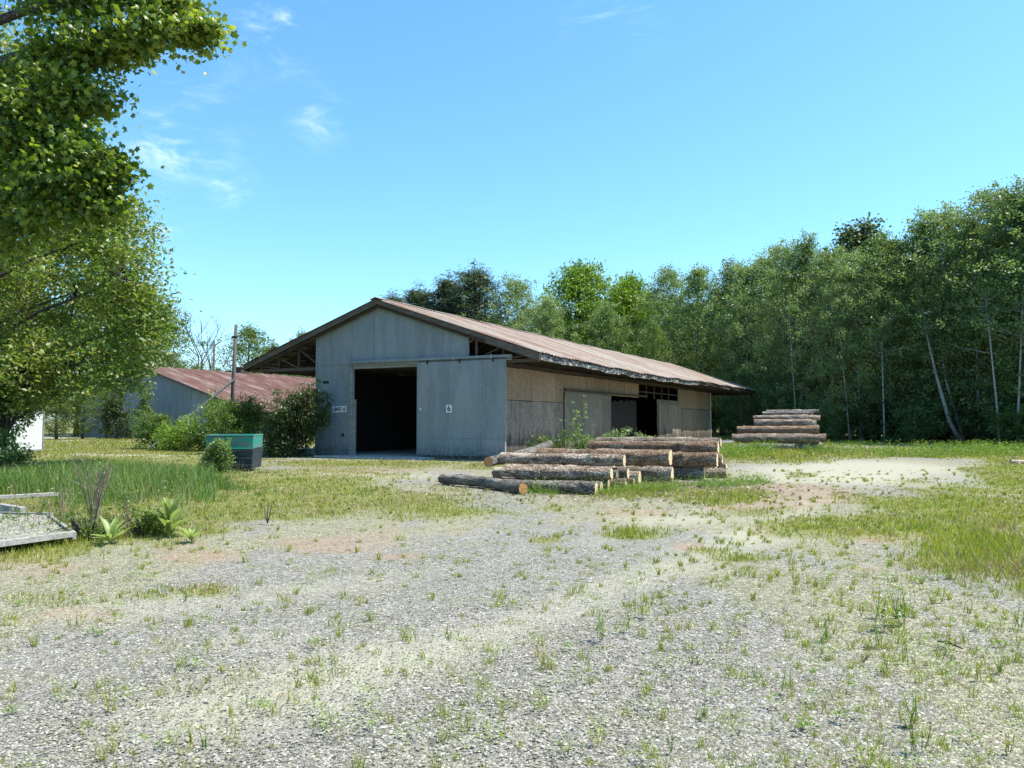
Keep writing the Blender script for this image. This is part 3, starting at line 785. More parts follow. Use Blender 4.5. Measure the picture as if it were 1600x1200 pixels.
for px, y0, top, dx, lab, sd in ((1172, 672, 560, -6, 'pale slender birch stem just beyond the far corner of the barn', 31), (1246, 676, 555, -9, 'pale slender birch stem behind the right part of the far log stack', 32),
  (1328, 684, 560, -12, 'pale slender birch stem in the middle between the log stack and the leaning birches', 33), (1382, 688, 575, -3, 'upright pale birch stem left of the leaning birches', 34),
  (1562, 690, 540, -14, 'slender pale birch stem right of the leaning birches', 35), (1590, 690, 520, 6, 'pale birch stem next to the right edge of the view', 36)):
    Y = yl(px) - 3.2; leaning([P(px, 692, Y), P(px + dx * .3, (692 + top) / 2 + 20, Y), P(px + dx, top, Y + .3), P(px + dx * 1.6, top - 80, Y + 1)], .065, lab, sd)
random.seed(21)

# ------------------------------------------------------------------ the barn
A = R(27.5)
barn = empty('barn', (-.26, 32, 0), -A, 'long grey barn with a rusty metal roof, deep eaves and an open sliding door', 'barn')
XR, ZR, SL = -6.3, 6.88, .337
EL, ER = -14.27, 1.67
def zr(x): return ZR - abs(x - XR) * SL
def sag(x, y):
    q = abs(x - XR) / 8
    return -.10 * q * math.sin(math.pi * min(max((y + .3) / 25, 0), 1)) * (1 if y < 25 else 0) - .05 * math.sin(math.pi * max(0, min(1, y / 46))) + .02 * math.sin(y * 1.3 + q * 2)
def roof_sheet(name, xa, xb, y0, y1, parent, mat, zf, dz=0, step=.30, rib=.05, seed=0, rag=0):
    rr = random.Random(seed)
    ys = []; zs = []
    y = y0
    while y < y1 - .02:
        for dy, h in ((0, 0), (step * .62, 0), (step * .72, rib), (step * .88, rib)):
            if y + dy < y1: ys.append(y + dy); zs.append(h)
        y += step
    ys.append(y1); zs.append(0)
    n = 14; V = []; Fc = []
    for j, (yy, h) in enumerate(zip(ys, zs)):
        pan = int(yy / .9); pr = random.Random(seed * 977 + pan); ex = pr.uniform(-rag, rag); ez = pr.uniform(-.5, 1) * rag * .5
        for i in range(n + 1):
            q = i / n; x = xa + (xb - xa) * q
            x2 = x + (ex if i == n else 0) * (1 if xb > xa else -1)
            V.append((x2, yy, zf(x2) + h + dz + sag(x2, yy) + ez * q * q))
    for j in range(len(ys) - 1):
        for i in range(n):
            a = j * (n + 1) + i; Fc.append((a, a + 1, a + n + 2, a + n + 1))
    o = np_mesh(name, V, Fc, mat, parent)
    return o
r1 = roof_sheet('roof', XR, ER + .08, -.42, 24.6, barn, M['roof'], zr, .10, rag=.03, seed=1)
r2 = roof_sheet('roof', XR, ER - .02, 24.55, 46.2, barn, M['roof'], zr, .135, rag=.05, seed=2)
r3 = roof_sheet('roof', XR, EL - .08, -.42, 46.2, barn, M['roof'], zr, .10, rag=.03, seed=3)
mb = MB()
for s_ in (-1, 1):
    for j in range(20):
        ya = -.44 + j * 2.33; yb = ya + 2.32
        mb.hexa([(XR, ya, ZR + .16 + sag(XR, ya)), (XR + s_ * .28, ya, ZR + .06 + sag(XR, ya)), (XR + s_ * .28, yb, ZR + .06 + sag(XR, yb)), (XR, yb, ZR + .16 + sag(XR, yb)),
                 (XR, ya, ZR + .18 + sag(XR, ya)), (XR + s_ * .29, ya, ZR + .08 + sag(XR, ya)), (XR + s_ * .29, yb, ZR + .08 + sag(XR, yb)), (XR, yb, ZR + .18 + sag(XR, yb))])
mb.build('ridge_cap', M['roof'], r1)
# purlins and decking under the sheets
mb = MB()
for s_, xe in ((1, ER), (-1, EL)):
    L = abs(xe - XR)
    for k in range(12):
        x = XR + s_ * (.15 + (L - .25) * k / 11)
        for j in range(23):
            y0 = -.3 + j * 2; y1 = y0 + 1.99
            mb.beam((x, y0, zr(x) + .03 + sag(x, y0)), (x, y1, zr(x) + .03 + sag(x, y1)), .09, .05)
mb.build('purlins', M['wood_dark'], barn)
# trusses
def truss(y, mat, parent=barn, full=True):
    mb = MB(); w = .045
    zb = 4.02
    for s_, xe in ((1, ER - .12), (-1, EL + .12)):
        mb.beam((XR + s_ * .02, y, ZR - .12), (xe, y, zr(xe) - .10), w, .15)
        xs = [XR + (xe - XR) * f for f in (0, .22, .44, .62, .78, .93)]
        for i, f in enumerate(xs[1:]):
            mb.beam((f, y + .045, zb + .07), (f, y + .045, zr(f) - .16), w, .10, (1, 0, 0))
            pz = xs[i]
            if zr(f) - zb > .3: mb.beam((pz, y - .046, zb + .09), (f, y - .046, zr(f) - .2), w, .10, (0, 1, 0))
    mb.beam((EL + .15, y, zb), (ER - .15, y, zb), w, .14)
    return mb.build('truss', mat, parent)
truss(.07, M['wood_h']); 
for y in [1.3, 2.5, 3.7, 4.9, 7.3, 9.7, 12.1, 14.5, 16.9, 19.3, 21.7, 24.1, 26.5, 28.9, 31.3, 33.7, 36.5, 39, 41.5, 44, 46]: truss(y, M['wood_dark'])
# bargeboards on the gable rake
def rake(xa, xb, y, h, t, off, mat, name):
    mb = MB(); n = 8
    for i in range(n):
        x0 = xa + (xb - xa) * i / n; x1 = xa + (xb - xa) * (i + 1) / n
        mb.hexa([(x0, y, zr(x0) + off - h), (x1, y, zr(x1) + off - h), (x1, y + t, zr(x1) + off - h), (x0, y + t, zr(x0) + off - h),
                 (x0, y, zr(x0) + off), (x1, y, zr(x1) + off), (x1, y + t, zr(x1) + off), (x0, y + t, zr(x0) + off)])
    return mb.build(name, mat, barn)
rake(XR, EL - .02, -.36, .24, .035, .08, M['wood_h'], 'bargeboard')
rake(XR + .005, -.7, -.36, .20, .035, .08, M['wood_h'], 'bargeboard')
b_ = rake(-.72, ER + .05, -.40, .30, .04, .07, M['wood_h'], 'bargeboard'); b_['label'] = 'thicker dark board at the lower right end of the gable rake'
rake(XR, EL + .3, -.20, .14, .035, -.14, M['wood_dark'], 'rake_trim'); rake(XR + .005, ER - .4, -.20, .14, .035, -.14, M['wood_dark'], 'rake_trim')
# eave fascias
mb = MB()
for j in range(21):
    y0 = -.2 + j * 1.18; y1 = y0 + 1.15
    z0, z1 = zr(ER) + sag(ER, y0), zr(ER) + sag(ER, y1); d = random.uniform(-.02, .02); hh = random.choice((.17, .19, .15, .2))
    mb.hexa([(ER - .05, y0, z0 - hh + d), (ER, y0, z0 - hh + d), (ER, y1, z1 - hh + d), (ER - .05, y1, z1 - hh + d), (ER - .05, y0, z0 + .05), (ER, y0, z0 + .05), (ER, y1, z1 + .05), (ER - .05, y1, z1 + .05)])
mb.build('eave_fascia', M['white_peel'], barn)['label'] = 'eave board with peeling white paint'
mb = MB()
for j in range(14):
    y0 = 24.8 + j * 1.5; y1 = y0 + random.uniform(1.1, 1.46); z = zr(ER - .1) + .03
    mb.box(ER - .14, ER - .10, y0, y1, z - .2 + random.uniform(-.03, .05), z + .04)
mb.build('eave_fascia', M['wood_h'], barn)
mb = MB(); mb.box(EL, EL + .04, -.3, 46, zr(EL) - .2, zr(EL) + .05); mb.build('eave_fascia', M['wood_dark'], barn)
# front wall: vertical painted sheets
mb = MB()
seams = [-9.94, -8.72, -7.87, -6.65, -5.43, -4.15, -2.95, -1.75]
OP0, OP1, OPZ = -7.87, -3.95, 4.03
for a, b in zip(seams[:-1], seams[1:]):
    b2 = b - .008
    zt = lambda x: zr(x) - .05
    pts = [(a, 4.14), (b2, 4.14), (b2, zt(b2))]
    if a < XR < b2: pts.append((XR, zt(XR)))
    pts.append((a, zt(a))); mb.prism(pts, -.03, 0)
for a, b in ((-9.94, -8.72), (-8.72, -7.95), (-3.95, -2.95), (-2.95, -1.75), (-1.75, -.6), (-.6, -.004)):
    mb.box(a, b - .008, -.03, 0, .02, 2.44); mb.box(a, b - .008, -.03, 0, 2.448, 4.132)
mb.build('front_wall', M['paint'], barn)
mb = MB(); mb.box(-9.97, -9.90, -.06, -.032, .02, 5.55); mb.box(-1.78, -1.70, -.06, -.032, 4.25, 5.2)
mb.build('corner_trim', M['paint'], barn)
mb = MB()
for x in (-8.72, -2.95, -1.75): mb.box(x - .035, x + .035, -.042, -.031, .03, 4.03)
for x in (-8.72, -6.65, -5.43, -4.15, -2.95): mb.box(x - .03, x + .03, -.040, -.031, 4.30, zr(x) - .12)
mb.build('seam_batten', M['paint'], barn)
mb = MB(); mb.box(-7.95, -7.80, -.075, .08, 0, 4.03); mb.box(-7.80, -7.66, -.04, .05, 0, 2.55); mb.box(-7.8, -3.95, -.02, .1, 3.93, 4.06)
mb.build('door_frame', M['wood_grey'], barn)
# header track of the sliding door
mb = MB(); mb.box(-7.95, .35, -.22, -.07, 4.17, 4.27); mb.box(-7.95, .3, -.07, -.031, 4.05, 4.24)
for x in (-7.9, -6, -4.2, -2.4, -.6): mb.box(x, x + .1, -.24, -.22, 4.13, 4.30)
mb.build('door_track', M['paint'], barn)
# side wall of strand board
mb = MB(); mu = MB(); PAN = 1.22
def side_part(y0, y1, z0, z1, mat, lab):
    mb = MB(); y = y0
    while y < y1 - .1:
        e = min(y + PAN, y1); mb.box(-.03, random.uniform(-.002, .006), y, e - .012, z0, z1 + random.uniform(-.01, .02)); y += PAN
    o = mb.build('side_wall', mat, barn); o['label'] = lab
side_part(.03, 12.0, .03, 2.42, M['osb_low'], 'near lower row of weathered grey strand board')
side_part(.03, 12.0, 2.452, 3.78, M['osb_up'], 'near upper row of tan strand board')
side_part(12.012, 17.0, 2.96, 3.78, M['osb_up'], 'short tan strand board row above the side opening')
side_part(20.7, 34.95, .03, 2.42, M['osb_low'], 'far lower row of weathered grey strand board')
side_part(20.7, 25.6, 2.452, 2.95, M['osb_up'], 'narrow strip of board under the open gap in the side wall')
side_part(25.612, 34.95, 2.452, 3.78, M['osb_up'], 'far upper row of tan strand board')
mb = MB(); mb.box(-.1, .03, 34.96, 35.02, 0, 3.8); mb.build('corner_board', M['white'], barn)
mb = MB(); mb.box(-.16, -.04, .03, 35, 3.80, 3.97)
for y in (17.0, 18.6, 20.2, 21.8, 23.4, 25.6): mb.box(-.10, -.03, y, y + .09, 2.96, 3.79)
mb.box(-.11, -.02, 17.0, 26, 3.3, 3.38)
mb.build('wall_plate', M['wood_dark'], barn)
mb = MB(); mb.box(.03, .13, 5.8, 18.2, 3.02, 3.12); mb.build('side_door_track', M['wood_dark'], barn)
def leaf_door(y0, y1, z0, z1, mat, lab, n):
    mb = MB(); w = (y1 - y0) / n
    for i in range(n): mb.box(.05, .085 + random.uniform(0, .004), y0 + i * w, y0 + (i + 1) * w - .01, z0, z1 + random.uniform(-.02, .02))
    mb.box(.09, .115, y0 + .02, y1 - .02, z1 - .22, z1 - .08)
    o = mb.build('side_door', mat, barn); o['label'] = lab
leaf_door(5.8, 12.0, .18, 2.98, M['door_side'], 'side door leaf slid left of the side opening', 5)
leaf_door(20.72, 25.9, .15, 2.86, M['osb_low'], 'grey side door leaf right of the side opening', 4)
mb = MB()
for i in range(22):
    y0 = 12.3 + i * .27; mb.box(-.6, -.575, y0, y0 + .25, .3 + random.uniform(0, .5), 2.78 + random.uniform(-.15, .1))
mb.build('hanging_slats', M['interior'], barn)
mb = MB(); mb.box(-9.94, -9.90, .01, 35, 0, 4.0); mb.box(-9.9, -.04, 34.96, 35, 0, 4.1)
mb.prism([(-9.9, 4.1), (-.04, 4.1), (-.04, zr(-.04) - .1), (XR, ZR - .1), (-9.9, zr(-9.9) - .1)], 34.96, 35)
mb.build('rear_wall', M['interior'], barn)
mb = MB()
for x, y in ((-6.4, 9), (-6.4, 17), (-3.3, 9), (-3.3, 17), (-6.4, 25)): mb.box(x, x + .16, y, y + .16, .05, 4.0)
for x, y in ((1.2, 45.6), (1.2, 40.5), (-6.3, 45.6), (-13.8, 45.6), (-13.8, 40)): mb.box(x, x + .15, y, y + .15, 0, zr(x) - .1)
mb.build('support_post', M['wood_dark'], barn)
mb = MB(); mb.box(-9.88, -.05, .12, 34.9, -.05, .05); mb.build('floor', M['concrete'], barn)
mb = MB()
for i in range(6): mb.box(-9.2 + i * .02, -8.1, 14 + i * .01, 16, .06 + i * .2, .22 + i * .2)
mb.box(-5.9, -5.2, 16, 17, 1.9, 2.1); mb.build('stored_lumber', M['wood_dark'], barn)
# sliding front door
mb = MB()
for a, b in ((-4.17, -2.62), (-2.612, -1.06), (-1.05, .06)):
    mb.box(a, b, -.20, -.14, .86, 4.08); mb.box(a, b, -.20, -.14, .13, .85)
mb.box(-4.17, .06, -.137, -.10, .2, 4.0)
door = mb.build('sliding_door', M['paint'], barn)
mb = MB(); mb.box(-4.20, -4.172, -.21, -.10, .13, 4.08); mb.box(.062, .085, -.21, -.10, .13, 4.08); mb.box(-1.09, -1.03, -.215, -.201, .9, 4.06)
mb.build('door_trim', M['wood_grey'], door)
mb = MB()
for x in (-3.7, -2.1, -.5): mb.box(x, x + .06, -.23, -.205, 4.0, 4.16); 
mb.build('roller_hanger', M['black'], door)
mb = MB(); mb.tube([(-4.0, -.20, 2.08), (-4.0, -.25, 2.08)], .045, 10); mb.build('handle', M['white'], door)
def text(s_, size, loc, parent, mat, name, bold=.01, rot=(R(90), 0, 0)):
    c = bpy.data.curves.new(name, 'FONT'); c.body = s_; c.size = size; c.extrude = .004; c.offset = bold; c.align_x = 'CENTER'; c.align_y = 'CENTER'
    t = bpy.data.objects.new(name, c); COL.objects.link(t)
    dg = bpy.context.evaluated_depsgraph_get(); me = bpy.data.meshes.new_from_object(t.evaluated_get(dg))
    bpy.data.objects.remove(t); me.materials.clear(); me.materials.append(mat)
    o = link(bpy.data.objects.new(name, me), parent); o.location = loc; o.rotation_euler = rot; return o
mb = MB(); mb.box(-2.71, -2.44, -.215, -.202, 1.93, 2.26); ns = mb.build('number_sign', M['white'], door)
text('6', .34, (-2.575, -.2195, 2.095), ns, M['black'], 'number', .006)
mb = MB(); mb.hexa([(-8.98, -.05, 1.96), (-8.16, -.05, 1.98), (-8.16, -.035, 1.98), (-8.98, -.035, 1.96), (-8.98, -.05, 2.24), (-8.16, -.05, 2.26), (-8.16, -.035, 2.26), (-8.98, -.035, 2.24)])
us = mb.build('unit_sign', M['white'], barn)
text('UNIT 6', .23, (-8.57, -.055, 2.11), us, M['black'], 'lettering', .004)
mb = MB(); mb.box(-9.55, -9.2, -.045, -.031, 3.3, 3.42); mb.box(-8.4, -8.28, -.07, -.031, .88, 1.0); mb.build('wall_hatch', M['black'], barn)

# concrete apron before the door
mb = MB(); mb.hexa([(-8.8, -1.5, -.05), (-3.3, -1.3, -.05), (-3.3, -.04, -.05), (-8.8, -.04, -.05), (-8.8, -1.45, .05), (-3.35, -1.25, .05), (-3.35, -.04, .05), (-8.8, -.04, .05)])
ap = mb.build('concrete_pad', M['concrete'], None, bevel=.01); ap.location = (-.26, 32, 0); ap.rotation_euler = (0, 0, -A); tag(ap, kind='structure')

# ------------------------------------------------------------------ red-roofed building
rb = empty('red_roofed_shed', (-33.9, 73, 0), -A, 'low grey shed with a red ribbed metal roof, behind the bushes on the left', 'shed')
zr2 = lambda x: 6.6 - .304 * abs(x)
sag_old = sag
sag = lambda x, y: .03 * math.sin(y * .5 + x * .3)
rr_ = roof_sheet('roof', 0, 14, -.7, 29, rb, M['roof_red'], zr2, 0, step=.45, rib=.09, seed=5)
roof_sheet('roof', 0, -14, -.7, 29, rb, M['roof_red'], zr2, 0, step=.45, rib=.06, seed=6)
mb = MB()
x = -9.6
while x < 8:
    e = min(x + 1.2, 8); pts = [(x, 0), (e - .015, 0), (e - .015, zr2(e) - .12)]
    if x < 0 < e: pts.append((0, 6.48))
    pts.append((x, zr2(x) - .12)); mb.prism(pts, 0, .05); x += 1.2
mb.build('front_wall', M['paint'], rb)
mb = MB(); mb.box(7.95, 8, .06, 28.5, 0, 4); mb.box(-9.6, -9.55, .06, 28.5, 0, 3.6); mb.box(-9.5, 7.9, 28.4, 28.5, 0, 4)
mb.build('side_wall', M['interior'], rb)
mb = MB(); mb.beam((0, -.66, 6.5), (14, -.66, zr2(14) - .1), .05, .22); mb.beam((0, -.66, 6.5), (-14, -.66, zr2(14) - .1), .05, .22); mb.build('bargeboard', M['wood_h'], rb)
mb = MB()
for y in (0, 7, 14, 21, 28): mb.box(13.3, 13.45, y, y + .15, 0, 2.45)
mb.build('support_post', M['wood_dark'], rb)
mb = MB(); mb.box(-.35, .35, 11, 11.9, 6.45, 7.15); mb.box(-.45, .45, 10.9, 12, 7.152, 7.22); mb.build('roof_vent', M['wood_dark'], rb)

# ------------------------------------------------------------------ background trees on the left and centre
def far(k, px, top, Y, lab, grp_=None, wide=1.0): return place(k, px, top, Y, lab, grp_, wide)
far('g', 388, 504, 128, 'round green tree behind the red roof, beside the dead trees', None, 1.35)
far('k', 425, 535, 134, 'dark tree between the round green tree and the barn eave', None, 1.1)
far('g', 470, 513, 140, 'small treetop peeking over the left slope of the barn roof', None, .8)
for px in range(255, 520, 26): far(random.choice('gk'), px, random.uniform(566, 578), 132 + random.uniform(-5, 5), 'low tree on the skyline behind the red-roofed shed', 'low trees behind the red roof', 1.5)
for i, (px, top, Y) in enumerate([(250, 470, 92), (215, 440, 96), (262, 545, 100), (170, 430, 90), (120, 450, 84), (60, 460, 80), (0, 450, 76), (-60, 440, 72), (-130, 440, 70)]):
    far('gkdg'[i % 4], px, top, Y, ['tree behind the left end of the red roof', 'tall tree behind the left big tree, just left of the shed roof', 'low light green tree touching the red roof peak'][i] if i < 3 else 'background tree left of the red-roofed shed', None if i < 3 else 'background trees at the far left', 1.1)
for i, (px, top, Y) in enumerate([(90, 570, 66), (130, 585, 68), (168, 600, 70), (45, 600, 60), (10, 590, 58), (-40, 580, 56), (200, 560, 78)]):
    far('g', px, top, Y, 'sunlit small tree at the back of the far-left lawn', 'small trees along the far-left lawn', 1.3)
def dead(px, top, Y, label, seed):
    random.seed(seed); h = P(px, top, Y).z
    root = empty('dead_tree', ((px - 800) / F * Y, Y, 0), 0, label, 'dead tree')
    mb = MB()
    def br(p, d, L, r, k):
        pts = [p]
        for j in range(4): 
            d = (d + Vector((random.gauss(0, .12), random.gauss(0, .12), random.gauss(.03, .08)))).normalized(); pts.append(pts[-1] + d * L / 4)
        mb.tube(pts, [r, r * .85, r * .7, r * .55, r * .4], 5, False)
        if k == 0: return
        for j in range(4 if k > 1 else 5):
            q = pts[random.choice((1, 2, 3, 4))]
            nd = (d + Vector((random.gauss(0, .6), random.gauss(0, .6), random.gauss(.1, .3)))).normalized(); br(q, nd, L * random.uniform(.4, .62), r * .45, k - 1)
    br(Vector((0, 0, 0)), Vector((random.uniform(-.1, .1), 0, 1)), h * .72, .20, 3)
    mb.build('trunk', M['bark_tree'], root)
dead(328, 508, 118, 'taller bare dead tree behind the red roof', 3)
dead(312, 520, 114, 'thin bare dead tree, leftmost behind the red roof', 8)
dead(345, 522, 122, 'bare dead tree touching the round green tree', 12)
random.seed(33)

# ------------------------------------------------------------------ big trees on the left
def limb_tree(name, loc, trunk, limbs, leafm, barkm, m, lsize, crad, spread, dens, label, cat, kind='quad', aspect=.55):
    root = empty(name, loc, 0, label, cat); o = Vector(loc); mb = MB(); cen = []
    mb.tube([Vector(p) - o for p, r in trunk], [r for p, r in trunk], 10)
    for pts, r, start, *fr in limbs:
        pts = [Vector(p) - o for p in pts]; n = len(pts)
        mb.tube(pts, [r * (1 - .85 * i / (n - 1)) for i in range(n)], 6, False)
        Ln = sum((pts[i + 1] - pts[i]).length for i in range(n - 1))
        for j in range(int(dens * Ln * (fr[0] if fr else 1))):
            u = (start + (1 - start) * random.random()) * (n - 1); k = min(int(u), n - 2); p = pts[k].lerp(pts[k + 1], u - k)
            sp = spread * (1.15 - .75 * u / (n - 1)) * (.62 if fr else 1)
            c = p + Vector((random.gauss(0, sp), random.gauss(0, sp), random.gauss(-.12, sp * .95)))
            mb.tube([p, p.lerp(c, .55) + Vector((0, 0, .06)), c], [r * .16, r * .1, .004], 3, False)
            cen.append(tuple(c))
    mb.build('trunk', barkm, root, True)
    C = clump(np.array(cen), crad, m)
    V, Fc = leafset(C, lsize, kind, .15, aspect)
    np_mesh('crown', V, Fc, leafm, root)
    return root
t0 = Vector((-13.0, 13.5, 0))
Lm = [
 ([(-13, 13.5, 6.5), P(20, 90, 13.2), P(150, 60, 12.6), P(245, 38, 12.4), P(340, 36, 12.4)], .11, .35, .62),
 ([(-13, 13.5, 6.0), P(50, 95, 13), P(140, 70, 13), P(225, 62, 12.8)], .10, .25, .6),
 ([(-13, 13.5, 7.0), P(30, 20, 13), P(140, -10, 12.8), P(220, -20, 12.6), P(290, 5, 12.6)], .10, .3, .5),
 ([(-13, 13.5, 8.0), P(60, -60, 13.5), P(130, -90, 13), P(200, -110, 13)], .10, .3),
 ([(-13, 13.5, 5.5), P(0, 170, 13), P(80, 150, 12.6), P(160, 140, 12.6)], .09, .2),
 ([(-13, 13.5, 4.2), P(-30, 340, 13.5), P(60, 290, 12.6), P(130, 255, 12.2), P(178, 245, 12.2)], .10, .3),
 ([(-13, 13.5, 4.5), P(0, 330, 13), P(90, 300, 12.4), P(165, 295, 12.2)], .08, .35),
 ([(-13, 13.5, 4.8), P(-20, 260, 13.2), P(60, 225, 12.8), P(130, 215, 12.6)], .08, .3),
 ([(-13, 13.5, 9.0), P(-20, -120, 14), P(60, -200, 14)], .10, .2),
 ([(-13, 13.5, 5.0), (-14.5, 12, 6), (-16, 11, 6.5)], .10, .2), ([(-13, 13.5, 6.0), (-15, 15, 8), (-16, 16.5, 9)], .10, .2), ([(-13, 13.5, 5.0), (-12, 12, 6), (-11.2, 11, 6.2)], .10, .3),
]
limb_tree('maple_tree', tuple(t0), [((-13, 13.5, 0), .30), ((-13, 13.5, 3), .25), ((-13.05, 13.5, 6), .2), ((-13, 13.5, 9), .14), ((-13, 13.4, 12), .05)], Lm, LF['maple'], M['bark_tree'], 20, .11, .30, .36, 32,
 'near maple with large sunlit leaves, its long bough reaching over the sky at top left', 'maple', 'maple')
def envelope_tree(name, loc, H, cz, rx, rz, label, leafm, ncl, m, lsize, crad, cat='tree', trunk_r=.22, seed=1, extra=()):
    random.seed(seed)
    root = empty(name, loc, 0, label, cat); mb = MB(); cen = []
    mb.tube([(0, 0, 0), (.1, 0, H * .3), (-.1, .1, H * .6), (0, 0, H * .95)], [trunk_r, trunk_r * .8, trunk_r * .5, .03], 8)
    lumps = [(0, 0, cz, .8)]
    for i in range(22):
        a = random.uniform(0, 6.28); q = random.uniform(.3, .72); z = random.uniform(-.8, .85)
        k = math.sqrt(max(.1, 1 - z * z * .8))
        lumps.append((math.cos(a) * rx * q * k, math.sin(a) * rx * q * k, cz + z * rz, random.uniform(.2, .36)))
    lumps += list(extra)
    for lx, ly, lz, lr in lumps[1:]:
        zz = max(1, lz - 1.2 - abs(lx) * .2); mb.tube([(0, 0, zz), (lx * .5, ly * .5, (zz + lz) / 2 + .2), (lx, ly, lz)], [.07, .05, .02], 5, False)
    for i in range(ncl):
        lx, ly, lz, lr = random.choice(lumps[1:]); R_ = lr * rx
        v = Vector((random.gauss(0, 1), random.gauss(0, 1), random.gauss(0, 1))).normalized() * R_ * random.uniform(.45, 1.05)
        c = Vector((lx, ly, lz)) + v; 
        if i % 3 == 0: mb.tube([(lx, ly, lz), tuple(Vector((lx, ly, lz)).lerp(c, .6) + Vector((0, 0, .1))), tuple(c)], [.016, .011, .004], 3, False)
        cen.append(tuple(c))
    mb.build('trunk', M['bark_tree'], root, True)
    V, Fc = leafset(clump(np.array(cen), crad, m), lsize, 'quad', .3)
    np_mesh('crown', V, Fc, leafm, root); return root
envelope_tree('broadleaf_tree', (-15.9, 22.5, 0), 14, 7.2, 5.6, 5.2, 'big olive and brown leaved tree filling the left side below the maple', LF['olive'], 3300, 26, .125, .46, seed=4,
  extra=((5.0, -.5, 5.6, .22), (5.2, 0, 4.4, .20), (4.0, -1, 3.2, .2), (3.0, -1.5, 2.9, .18), (4.2, .5, 7.2, .22), (0, -2, 3, .25), (1.5, -2, 2.7, .22)))
envelope_tree('broadleaf_tree', (-20.4, 30, 0), 15, 8, 6.2, 6.4, 'darker green tree standing behind the olive-leaved tree', LF['birch'], 2200, 26, .17, .55, seed=9,
  extra=((5.6, -1, 6.3, .2), (6.0, 0, 4.6, .2), (5.0, 1, 3.4, .2), (4.5, 0, 9, .25)))
envelope_tree('young_tree', (-13.75, 21.2, 0), 4.0, 1.75, 1.35, 1.8, 'dark shrubby young tree at the left edge beside the white board', LF['birch'], 520, 24, .085, .24, trunk_r=.05, seed=14)
random.seed(55)

# ------------------------------------------------------------------ bushes near the buildings
bb = make_bush('vine_covered_bush', LF['dark'], 2.1, 1.4, 3.8, 800, 28, .11, .28); put(bb, P(456, 712, 35.2) * 1, .2, (.85, .9, .92), 'large dark vine-covered bush against the left corner of the barn', 'bush'); bb.location.z = 0
b2 = make_bush('shrub', LF['shrub'], 1.7, 1.2, 2.9, 420, 28, .10, .28); put(b2, (-12.7, 37.5, 0), 0, 1, 'green shrub between the utility pole and the dark vine-covered bush', 'shrub')
b3 = make_bush('shrub', LF['shrub'], 2.0, 1.3, 2.7, 420, 26, .11, .30); put(b3, (-15.6, 42, 0), 1, 1, 'leafy shrub around the foot of the utility pole', 'shrub')
b4 = make_bush('shrub', LF['weed'], 1.9, 1.2, 1.9, 340, 26, .11, .28); put(b4, (-18.2, 43, 0), 2, 1, 'bright low shrub under the slanting brace plank', 'shrub')
b5 = make_bush('shrub', LF['shrub'], 1.7, 1.2, 2.2, 320, 26, .11, .28); put(b5, (-20.6, 45, 0), 2.5, 1, 'leftmost green shrub of the clump beside the shed', 'shrub')
b6 = make_bush('shrub', LF['dark'], 1.6, 1.0, 2.6, 260, 24, .10, .28); put(b6, (-10.4, 36, 0), 2.5, (.8, .8, .75), 'lower dark shrub left of the vine-covered bush', 'shrub')
v1 = make_bush('climbing_vine', LF['dark'], 1.3, .8, 4.6, 260, 24, .14, .32); put(v1, (-34.2, 68.5, 0), 0, 1, 'dark vine climbing the grey shed wall, left of its twin', 'vine')
v2 = make_bush('climbing_vine', LF['birch'], .9, .7, 4.4, 200, 24, .14, .30); put(v2, (-31.3, 67.6, 0), 0, 1, 'narrow dark vine climbing the middle of the grey shed wall', 'vine')
# ------------------------------------------------------------------ poles
up = empty('utility_pole', ((362 - 800) / F * 45, 45, 0), 0, 'weathered wooden utility pole rising in front of the red roof', 'utility pole')
mb = MB(); mb.tube([(0, 0, 0), (.06, 0, 3.5), (.18, 0, 7.1)], [.13, .11, .085], 12); mb.build('shaft', M['wood_post'], up, True)
mb = MB(); a0 = P(369, 592, 45) - up.location; mb.beam((a0.x, -.16, a0.z), (a0.x - 4.4, -1.4, -.1), .09, .20, (0, 1, 0)); mb.build('brace', M['wood_grey'], up)
mb = MB(); mb.box(-.02, .3, -.16, -.10, 6.3, 6.42); mb.build('bracket', M['black'], up)
pp = empty('utility_pole', ((333 - 800) / F * 108, 108, 0), 0, 'thin distant utility pole behind the red roof', 'utility pole')
mb = MB(); mb.tube([(0, 0, 0), (0, 0, 12.6)], [.2, .14], 8); mb.build('shaft', M['wood_post'], pp, True)
mb = MB(); mb.beam((0, 0, 11.9), (.9, 0, 12.4), .1, .1); mb.build('lamp_arm', M['wood_post'], pp)
mb = MB(); pa, pb = Vector((-41, 108, 12)), Vector((-62, 92, 10.4))
mb.tube([pa.lerp(pb, i / 10) - Vector((0, 0, .5 * math.sin(math.pi * i / 10))) for i in range(11)], .035, 5)
tag(mb.build('overhead_wire', M['wire'], None), 'thin overhead wire running left from the distant pole', 'wire')
mbx = empty('utility_box', (-18.3, 43.9, 0), .1, 'small pale utility box on a post among the shrubs by the slanting plank', 'utility box')
mb = MB(); mb.box(-.28, .28, -.1, .1, 1.0, 1.75); mb.build('cabinet', M['wood_grey'], mbx, bevel=.01); mb = MB(); mb.box(-.05, .05, -.05, .05, 0, 1.0); mb.build('post', M['wood_post'], mbx)

